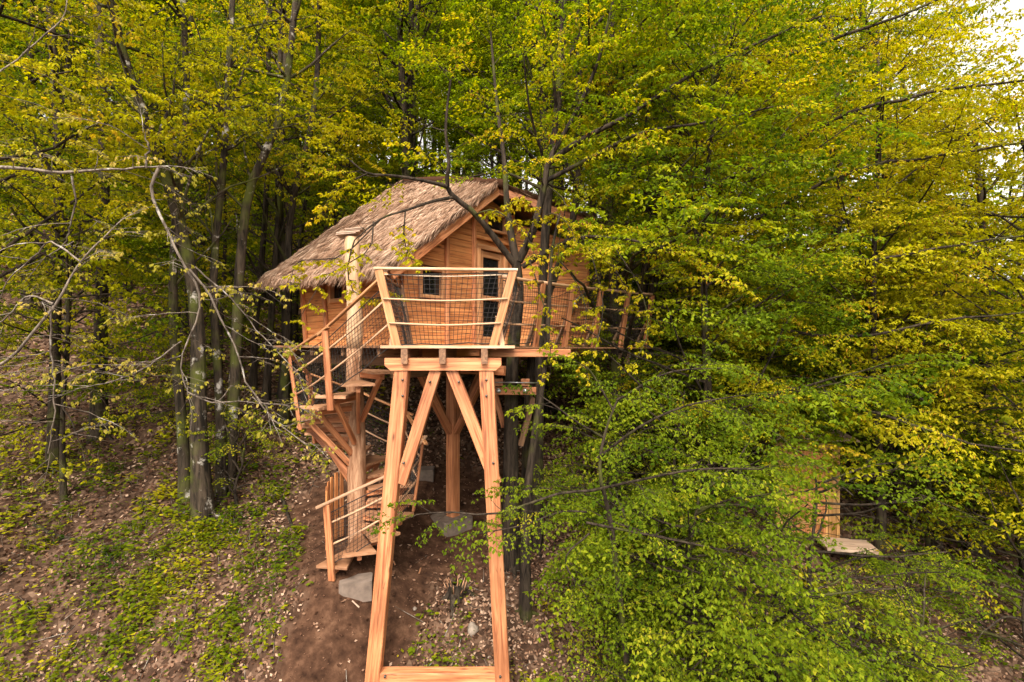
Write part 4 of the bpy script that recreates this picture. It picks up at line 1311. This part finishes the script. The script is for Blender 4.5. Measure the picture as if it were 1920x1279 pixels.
r = np.random.default_rng(77)
for i, (x, y, sc) in enumerate(((5.6, 7.1, .75), (8.6, 10.6, .9), (6.3, 12.8, 1.3), (9.6, 13.0, 1.6), (11.5, 13.2, 1.6), (4.7, 11.4, 1.2), (10.6, 10.6, 1.3), (7.6, 14.8, 1.8), (3.3, 6.1, .55),
                                (13.5, 15.4, 1.8), (1.75, 8.1, .7), (9.2, 11.2, 1.4), (2.2, 6.5, .6), (12.6, 12.0, 1.5), (5.5, 14.6, 1.6), (10.5, 15.0, 1.8), (3.9, 12.0, 1.2), (15.5, 16, 1.9), (2.6, 11.6, 1.0), (2.9, 6.7, .7), (4.9, 7.5, .6), (6.2, 8.1, .55), (3.1, 8.2, .9), (2.1, 7.4, .8), (1.6, 6.5, .5), (2.4, 6.0, .5), (4.4, 5.9, .5), (3.0, 5.8, .4), (6.0, 7.3, .5), (1.5, 7.4, .5), (3.9, 6.6, .6), (5.2, 6.3, .5), (1.9, 9.3, .8))):
    copy_tree(BUILT[(152, 151, 153, 154)[i % 4]], x, y, sc * (1.5 if i % 4 == 3 else 1), r.uniform(0, 6.28), 'bushy green young hornbeam in the thicket around the shed', 'young hornbeams of the thicket')
for i, (x, y, sc) in enumerate(((-11.5, 13.0, .9), (-13.5, 15.5, 1.1), (-8.6, 14.6, 1.0), (-5.2, 15.2, .9), (-9.0, 18.0, 1.2), (-12.0, 10.4, .7), (-14.5, 19, 1.2), (-6.9, 10.9, .45), (-10.4, 8.9, .5))):
    copy_tree(BUILT[(41, 42, 43)[i % 3]], x, y, sc, r.uniform(0, 6.28), 'thin young beech with loose leaf sprays on the slope above the lichened trunks', 'young beeches on the slope')

# the forked tree that grows up through the deck before the door
r = np.random.default_rng(51)
fb = P(958, 940, 9.4); fb[2] = gz(fb[0], fb[1])
fork = thing('forked_tree', fb, 'dark forked tree growing through the deck in front of the cabin door', 'tree')
tb = Tubes(); cr = Crown()
fk = P(968, 492, 9.0)
flare_trunk(tb, smooth_path([fb, P(958, 800, 9.35), P(962, 660, 9.2), P(972, 560, 9.1), fk], 12), .14, .085, 10, 5, r)
LIMBS = [([(968, 500, 9.0), (930, 450, 8.8), (890, 400, 8.6), (850, 368, 8.4), (838, 345, 8.3), (842, 300, 8.2), (835, 240, 8.1), (845, 150, 8.0)], .058, .45),
         ([(838, 350, 8.3), (800, 340, 8.1), (740, 330, 7.9), (690, 325, 7.8), (655, 300, 7.7)], .03, .3),
         ([(850, 370, 8.4), (810, 378, 8.2), (760, 395, 8.0), (715, 410, 7.9), (665, 450, 7.8)], .026, .75),
         ([(968, 492, 9.0), (958, 440, 9.0), (950, 380, 9.1), (945, 300, 9.2), (930, 180, 9.3), (920, 60, 9.4)], .075, .5),
         ([(972, 490, 9.0), (1000, 430, 9.0), (1020, 350, 9.0), (1030, 300, 8.9), (1075, 220, 8.8), (1120, 120, 8.6), (1150, 0, 8.5)], .075, .3),
         ([(1030, 305, 8.9), (1090, 262, 8.7), (1180, 215, 8.5), (1280, 150, 8.3), (1400, 90, 8.2), (1540, 30, 8.0)], .05, .2),
         ([(1022, 340, 9.0), (1100, 300, 8.8), (1200, 250, 8.4), (1320, 230, 8.0), (1450, 200, 7.7)], .04, .2),
         ([(980, 500, 9.0), (1030, 470, 8.8), (1090, 445, 8.5), (1180, 450, 8.0), (1260, 470, 7.6)], .045, .3)]
for path, r0, st in LIMBS:
    pth = smooth_path([P(*q) for q in path], 14)
    limb_with_sprays(tb, cr, pth, r0, r, .33, .85, st, .3, .85, 7)
def keep_fork(p):
    x, y, z = p[:, 0], p[:, 1], p[:, 2]
    return ~((x > -4) & (x < -.25) & (z < 2.45)) & ~((x > -1.1) & (x < -.15) & (z < 3.1)) & ~((x > -.3) & (x < .12) & (z < 2.2))
tree_parts(fork, tb, cr, 'nearcat', M_BARK, LEAF_Y, r, keep_fork)

r = np.random.default_rng(52)
sg = Tubes(); sc_ = Crown()
for path in ([(665, 450, 7.8), (652, 500, 7.7), (662, 545, 7.6), (700, 560, 7.5), (738, 548, 7.45)], [(715, 410, 7.9), (640, 480, 7.8), (560, 490, 7.75), (545, 530, 7.7)],
             [(700, 415, 7.9), (690, 470, 7.8), (612, 520, 7.7), (560, 600, 7.6)], [(760, 395, 8.0), (758, 450, 7.9), (775, 495, 7.8)], [(690, 325, 7.8), (640, 350, 7.7), (600, 400, 7.6)],
             [(890, 402, 8.6), (930, 395, 8.2), (985, 440, 8.0), (1010, 500, 7.9)], [(990, 480, 8.8), (1010, 540, 8.2), (1030, 620, 7.9), (1032, 700, 7.8)],
             [(1030, 470, 8.6), (1075, 520, 8.2), (1100, 590, 8.0), (1080, 660, 7.9)], [(1090, 445, 8.4), (1150, 500, 8.1), (1185, 570, 7.9)],
             [(1000, 430, 8.9), (1030, 400, 8.5), (1065, 420, 8.2), (1085, 470, 8.0)], [(985, 470, 8.9), (1000, 395, 8.5), (975, 370, 8.3), (955, 385, 8.2)], [(1030, 350, 8.9), (1060, 380, 8.6), (1050, 440, 8.3), (1045, 500, 8.2)],
             [(1150, 460, 8.2), (1200, 540, 7.9), (1215, 620, 7.7), (1190, 680, 7.6)], [(1100, 450, 8.4), (1130, 560, 8.0), (1120, 640, 7.8), (1100, 700, 7.7)]):
    pth = smooth_path([P(*q) for q in path], 9)
    tube('bough', pth, np.linspace(.013, .004, 9), M_BARK, fork, 5)
    for i in range(2, 9):
        for _ in range(3):
            a = r.uniform(0, 6.28)
            sc_.add(pth[i], unit((math.cos(a), math.sin(a), r.uniform(-.5, .1))), r.uniform(.7, 1.15))
(LV, LQ, LT), (TV, TQ), cat_ = sc_.build('sprig', r)
o = link('hanging_sprigs', np_mesh('hanging_sprigs', LV, LQ, LEAF_Y, False, {'tint': LT}), fork); o['kind'] = 'stuff'
link('twigs', np_mesh('twigs', TV, TQ, M_BARK, True), o)


# long boughs sweeping out over the glade
r = np.random.default_rng(53)
lb = np.array([3.1, 11.6, gz(3.1, 11.6)])
long_tree = thing('long_boughed_hornbeam', lb, 'dark hornbeam behind the deck end with long sweeping boughs reaching out to the open sky', 'tree')
tb = Tubes(); cr = Crown()
flare_trunk(tb, smooth_path([lb, lb + (-.1, 0, 2.5), lb + (.1, -.1, 5), lb + (.5, -.3, 8), lb + (.8, -.4, 12)], 14), .13, .05, 9, 4, r)
for path, r0 in (([(1215, 470, 11.5), (1330, 350, 10.5), (1500, 265, 9.5), (1700, 205, 8.6), (1930, 150, 8.0)], .055), ([(1215, 400, 11.4), (1290, 240, 10.5), (1420, 130, 9.6), (1600, 60, 8.8), (1820, -30, 8.2)], .055),
                 ([(1215, 520, 11.5), (1400, 430, 10), (1600, 335, 9), (1800, 290, 8.2), (1960, 262, 7.8)], .045), ([(1212, 560, 11.5), (1450, 505, 9.8), (1700, 470, 8.4), (1940, 440, 7.6)], .04),
                 ([(1210, 610, 11.5), (1450, 610, 9.6), (1700, 600, 8.3), (1930, 585, 7.6)], .04), ([(1210, 660, 11.5), (1400, 690, 9.8), (1600, 740, 8.5), (1800, 800, 7.7), (1950, 850, 7.2)], .035),
                 ([(1215, 430, 11.4), (1260, 300, 10.6), (1310, 150, 10), (1380, 20, 9.6), (1430, -90, 9.4)], .05), ([(1210, 700, 11.5), (1340, 760, 9.6), (1480, 850, 8.2), (1600, 930, 7.4)], .03),
                 ([(1215, 380, 11.4), (1180, 250, 10.8), (1110, 130, 10.2), (1080, 0, 9.8)], .05)):
    pth = smooth_path([P(*q) for q in path], 16)
    pth[1:-1] += np.cumsum(r.normal(0, .05, (14, 3)), 0) * np.sin(np.linspace(.2, 2.9, 14))[:, None]
    limb_with_sprays(tb, cr, pth, r0, r, .24, 1.0, .1, .28, .95, 6)
tree_parts(long_tree, tb, cr, 'nearcat', M_BARK, LEAF_Y, r, clearing)

# straight stems beside the fork
def plain_stem(name, label, pts, r0, r1, bark, seed, sprays=0, kind='near', lm=LEAF_G, group=None, cat='tree', zmin=2.5):
    r = np.random.default_rng(seed)
    b = np.array(pts[0], float); b[2] = gz(b[0], b[1])
    pts = [b] + [np.array(q, float) for q in pts[1:]]
    root = thing(name, b, label, cat, group)
    tb = Tubes(); cr = Crown()
    path = smooth_path(pts, 14)
    flare_trunk(tb, path, r0, r1, 9, 4, r)
    if sprays:
        for q in range(sprays):
            i = r.integers(4, 13); p = path[i]
            if p[2] < zmin: continue
            a = r.uniform(0, 6.28); e = math.radians(r.uniform(15, 60))
            lp_ = walk(p, (math.cos(a) * math.cos(e), math.sin(a) * math.cos(e), math.sin(e)), r.uniform(1.2, 2.6), 7, r, .12)
            limb_with_sprays(tb, cr, lp_, r1 * .5, r, .45, .9, .25)
    if cr.pos:
        tree_parts(root, tb, cr, kind, bark, lm, r, clearing)
    else:
        link('trunk', tb.mesh('trunk', bark), root)
    return root


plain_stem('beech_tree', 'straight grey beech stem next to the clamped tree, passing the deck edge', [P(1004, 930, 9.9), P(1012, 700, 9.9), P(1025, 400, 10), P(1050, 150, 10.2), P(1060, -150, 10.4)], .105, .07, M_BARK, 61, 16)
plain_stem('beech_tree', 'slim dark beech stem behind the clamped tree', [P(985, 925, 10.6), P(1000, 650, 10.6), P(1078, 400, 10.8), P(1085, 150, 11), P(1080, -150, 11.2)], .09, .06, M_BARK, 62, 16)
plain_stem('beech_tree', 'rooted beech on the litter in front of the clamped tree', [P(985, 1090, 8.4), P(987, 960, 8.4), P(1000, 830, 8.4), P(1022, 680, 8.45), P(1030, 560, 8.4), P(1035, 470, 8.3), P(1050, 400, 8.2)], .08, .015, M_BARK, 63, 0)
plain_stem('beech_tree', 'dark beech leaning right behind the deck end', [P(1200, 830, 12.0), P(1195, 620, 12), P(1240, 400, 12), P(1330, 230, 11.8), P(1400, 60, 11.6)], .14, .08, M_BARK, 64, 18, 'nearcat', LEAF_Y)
plain_stem('birch_tree', 'white birch trunk standing among green foliage behind the cabin', [P(1180, 640, 17), P(1192, 480, 17), P(1190, 250, 17), P(1188, 0, 17), P(1185, -200, 17)], .2, .16, M_BIRCH, 65, 6)

# lichen covered trunks on the left, one clump of stems
LS = [('lichened beech trunk with pale patches at the foot, thickest of its clump', [P(382, 955, 9.6), P(372, 800, 9.6), P(370, 600, 9.7), P(345, 450, 9.7), P(300, 300, 9.6), P(230, 100, 9.4), P(200, -60, 9.3)], .15, .06),
      ('lichened beech stem close to the left of the thickest trunk', [P(350, 935, 9.9), P(340, 780, 9.9), P(325, 600, 9.9), P(330, 400, 10), P(350, 200, 10.1), P(340, -60, 10.2)], .1, .05),
      ('mossy beech stem between thick trunk and ivied stem', [P(415, 915, 10.2), P(412, 760, 10.2), P(400, 520, 10.3), P(420, 300, 10.4), P(430, 100, 10.5), P(440, -60, 10.6)], .085, .05),
      ('mossy leaning beech with ivy at its foot right of the lichened trunks', [P(425, 900, 10.4), P(440, 720, 10.5), P(450, 500, 10.6), P(470, 350, 10.7), P(530, 200, 10.9), P(560, -60, 11)], .12, .06)]
for i, (lab, pts, r0, r1) in enumerate(LS):
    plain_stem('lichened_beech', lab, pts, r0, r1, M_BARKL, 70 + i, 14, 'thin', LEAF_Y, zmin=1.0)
MS = [('dark beech trunk beyond ground cover, far left of the lichened clump', [P(100, 900, 10.5), P(105, 600, 10.5), P(110, 300, 10.6), P(90, -60, 10.8)], .1, .07),
      ('straight dark beech trunk above the fallen bough', [P(185, 865, 11.5), P(190, 600, 11.5), P(195, 300, 11.6), P(180, -60, 11.8)], .15, .08),
      ('thin pole beech close left of the cabin eave', [P(474, 780, 13.5), P(480, 600, 13.5), P(500, 350, 13.6), P(505, -40, 13.9)], .085, .06),
      ('thin dark pole beech just left of the stair railing', [P(498, 790, 13.0), P(508, 600, 13), P(525, 350, 13.2), P(540, -40, 13.5)], .09, .06),
      ('dark beech pole behind the leaning stair post', [P(530, 800, 12.6), P(540, 600, 12.6), P(545, 400, 12.8), P(590, 200, 13), P(600, -40, 13.2)], .1, .06)]
for i, (lab, pts, r0, r1) in enumerate(MS):
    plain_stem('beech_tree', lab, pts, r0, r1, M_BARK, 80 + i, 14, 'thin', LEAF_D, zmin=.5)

# pale bare branches reaching in from a tree left of the frame
r = np.random.default_rng(91)
tbx = np.array([-6.8, 5.6, gz(-6.8, 5.6)])
bare = thing('pale_bare_tree', tbx, 'pale bare branched young tree with sparse opening leaves reaching over the ground cover', 'tree')
tb = Tubes(); cr = Crown()
flare_trunk(tb, smooth_path([tbx, tbx + (.05, .05, 2), tbx + (.1, 0, 4), tbx + (.2, .1, 6.5), tbx + (.1, .1, 9)], 14), .13, .06, 9, 4, r)
BL = [([(-280, 300, 5.55), (0, 318, 5.5), (120, 330, 5.6), (240, 325, 5.7), (315, 312, 5.8)], .035, 0),
      ([(298, 315, 5.78), (285, 360, 5.8), (315, 430, 5.85), (350, 500, 5.9), (372, 540, 5.95), (360, 610, 6.0), (336, 680, 6.05), (352, 735, 6.1)], .028, .0),
      ([(355, 505, 5.9), (400, 560, 6.0), (435, 640, 6.1), (470, 720, 6.2), (520, 790, 6.3), (575, 835, 6.4)], .02, .1),
      ([(352, 735, 6.1), (400, 760, 6.2), (470, 768, 6.3), (540, 760, 6.4)], .012, .1),
      ([(365, 500, 5.9), (420, 545, 6.1), (480, 600, 6.3), (550, 690, 6.5)], .012, .2),
      ([(-250, 800, 5.5), (-60, 720, 5.3), (30, 660, 5.2), (100, 570, 5.2), (150, 490, 5.3), (210, 430, 5.4)], .03, .2),
      ([(100, 570, 5.2), (60, 560, 5.3), (0, 600, 5.4), (-80, 620, 5.5)], .014, .3),
      ([(150, 490, 5.3), (90, 450, 5.4), (40, 500, 5.6), (0, 560, 5.7)], .012, .2),
      ([(95, 575, 5.2), (95, 660, 5.3), (105, 760, 5.4), (90, 850, 5.5)], .011, .2),
      ([(275, 315, 5.75), (270, 280, 5.7), (272, 250, 5.7)], .018, .5),
      ([(340, 640, 6.0), (270, 690, 6.0), (200, 720, 6.1), (140, 730, 6.2)], .01, .2),
      ([(135, 330, 5.6), (138, 390, 5.7), (120, 440, 5.75), (90, 480, 5.8)], .014, .3),
      ([(-280, 180, 5.55), (-40, 150, 5.5), (60, 90, 5.6), (125, 20, 5.7), (130, -40, 5.8)], .011, .3)]
for path, r0, st in BL:
    pth = smooth_path([P(*q) for q in path], 18); pth[1:-1] += np.cumsum(r.normal(0, .012, (16, 3)), 0) * np.sin(np.linspace(.2, 2.9, 16))[:, None]
    limb_with_sprays(tb, cr, pth, r0 * .5, r, .22, .55, max(.08, st), .28, .8, 6)
tree_parts(bare, tb, cr, 'bud', M_PALEBARK, LEAF_BUD, r)

# the low bough that crosses in front of the frame, from a young hornbeam right of it
r = np.random.default_rng(95)
yb = P(1190, 1150, 7.0); yb[2] = gz(yb[0], yb[1])
yh = thing('young_hornbeam', yb, 'young hornbeam whose low bough stretches across in front of the timber frame', 'tree')
tb = Tubes(); cr = Crown()
st_ = smooth_path([yb, P(1150, 1010, 6.8), P(1125, 890, 6.72), P(1135, 810, 6.7), P(1160, 745, 6.65)], 12)
flare_trunk(tb, st_, .04, .012, 8, 3, r)
for path, r0, st0 in [([(1110, 920, 6.75), (1050, 925, 6.6), (990, 945, 6.45), (920, 965, 6.3), (840, 960, 6.2), (780, 965, 6.15)], .016, .15),
                  ([(1100, 960, 6.75), (1050, 960, 6.7), (980, 985, 6.6), (900, 1000, 6.5)], .011, .2),
                  ([(1130, 820, 6.7), (1080, 790, 6.5), (1040, 760, 6.4), (1010, 740, 6.3)], .012, .2),
                  ([(1120, 860, 6.7), (1200, 800, 6.3), (1290, 760, 6.0), (1400, 740, 5.8)], .018, .15),
                  ([(1110, 920, 6.7), (1200, 900, 6.2), (1310, 880, 5.8), (1430, 880, 5.5)], .018, .15),
                  ([(1100, 980, 6.7), (1200, 1000, 6.3), (1300, 1020, 6.0), (1400, 1040, 5.8)], .015, .15),
                  ([(1158, 750, 6.65), (1250, 700, 6.2), (1350, 690, 5.9)], .013, .2),
                  ([(1150, 770, 6.67), (1110, 700, 6.6), (1085, 680, 6.5)], .01, .3),
                  ([(1105, 1000, 6.8), (1060, 1050, 6.6), (1100, 1120, 6.4)], .01, .3)]:
    limb_with_sprays(tb, cr, smooth_path([P(*q) for q in path], 10), r0, r, .2, .45, st0, .22, .6, 6)
tree_parts(yh, tb, cr, 'hero', M_BARK, LEAF_F, r)


# ------------------------------------------------------------------ the wood on the slope behind
def forest_proto(seed, height_, r0, zlo, n_limbs, ll, leafmat, ssc):
    r = np.random.default_rng(seed)
    root = bpy.data.objects.new('beech_tree', None); COL.objects.link(root)
    tb = Tubes(); cr = Crown()
    n = 12; t = np.linspace(0, 1, n)
    tr = np.stack([.25 * np.sin(t * 4 + seed), .2 * np.sin(t * 3 + seed * 2), t * height_], -1); tr -= tr[0] * np.array([1, 1, 0])
    rad = r0 * (1 - .7 * t) * (1 + .5 * np.exp(-t * 12)); trb = tr.copy(); trb[0, 2] -= .4
    tb.add(trb, rad, 8)
    for q in range(n_limbs):
        z = zlo + (height_ - zlo) * ((q + r.uniform(.1, .9)) / n_limbs)
        f = z / height_ * (n - 1); i = min(n - 2, int(f)); p = tr[i] + (tr[i + 1] - tr[i]) * (f - i)
        a = q * 2.4 + r.uniform(-.5, .5); e = math.radians(r.uniform(15, 55))
        path = walk(p, (math.cos(a) * math.cos(e), math.sin(a) * math.cos(e), math.sin(e)), ll * r.uniform(.6, 1.2) * (1 - .4 * z / height_), 7, r, .12)
        limb_with_sprays(tb, cr, path, r0 * .3, r, .6, 1.3, .2, .5, ssc, 5)
    return root, tree_parts(root, tb, cr, 'far', M_BARK, leafmat, r, None, True)


protos = [forest_proto(201, 16, .17, 3.5, 24, 3.0, LEAF_D, 1.0), forest_proto(202, 18, .2, 6.0, 24, 3.2, LEAF_D, 1.05),
          forest_proto(203, 14, .13, 2.0, 24, 2.7, LEAF_G, 1.0), forest_proto(204, 17, .16, 7.5, 22, 3.2, LEAF_D, 1.1),
          forest_proto(205, 9, .08, 1.0, 22, 2.3, LEAF_G, .9)]
used = [False] * len(protos)
r = np.random.default_rng(300)
spots = []
tries = 0
while len(spots) < 165 and tries < 8000:
    tries += 1
    D_ = r.uniform(15.5, 52); xx = r.uniform(-1.12, 1.05) * D_
    if D_ > 40 and xx > 2: continue
    if xx > 6 and D_ < 17: continue
    if xx > D_ * .8 or (xx > D_ * .55 and (D_ > 24 or r.random() < .5)): continue
    if xx > D_ * .3 and D_ > 28: continue
    md = 1.5 + D_ * .035
    if any((xx - a) ** 2 + (D_ - b) ** 2 < md * md for a, b in spots): continue
    spots.append((xx, D_))
for (xx, D_) in spots:
    k = int(r.integers(0, len(protos)))
    if xx < -8 and k == 2 and r.random() < .5: k = 3
    root, parts = protos[k]
    if used[k]:
        nr = root.copy(); COL.objects.link(nr)
        p1 = parts[0].copy(); COL.objects.link(p1); p1.parent = nr
        p2 = parts[1].copy(); COL.objects.link(p2); p2.parent = nr
        for q in parts[2:]:
            p3 = q.copy(); COL.objects.link(p3); p3.parent = p2
        root = nr
    used[k] = True
    root.location = (xx, D_, gz(xx, D_))
    root.rotation_euler = (r.normal(0, .03), r.normal(0, .03), r.uniform(0, 6.28))
    s_ = r.uniform(.85, 1.15); root.scale = (s_, s_, s_)
    look = ('slender beech with high leafy tiers', 'tall thick beech with long bare lower stem', 'thin beech leafy almost to the ground', 'tall beech with crown only at the top', 'small bushy understorey beech')[k]
    where = 'on the slope above the lichened trunks' if xx < -11 else 'on the slope behind the thatched roof' if xx < 0 else 'on the slope behind the deck end'
    tag(root, look + ' ' + where, 'tree', look + ' ' + where)
for k, (root, parts) in enumerate(protos):
    if not used[k]:
        for o in parts + [root]: bpy.data.objects.remove(o)
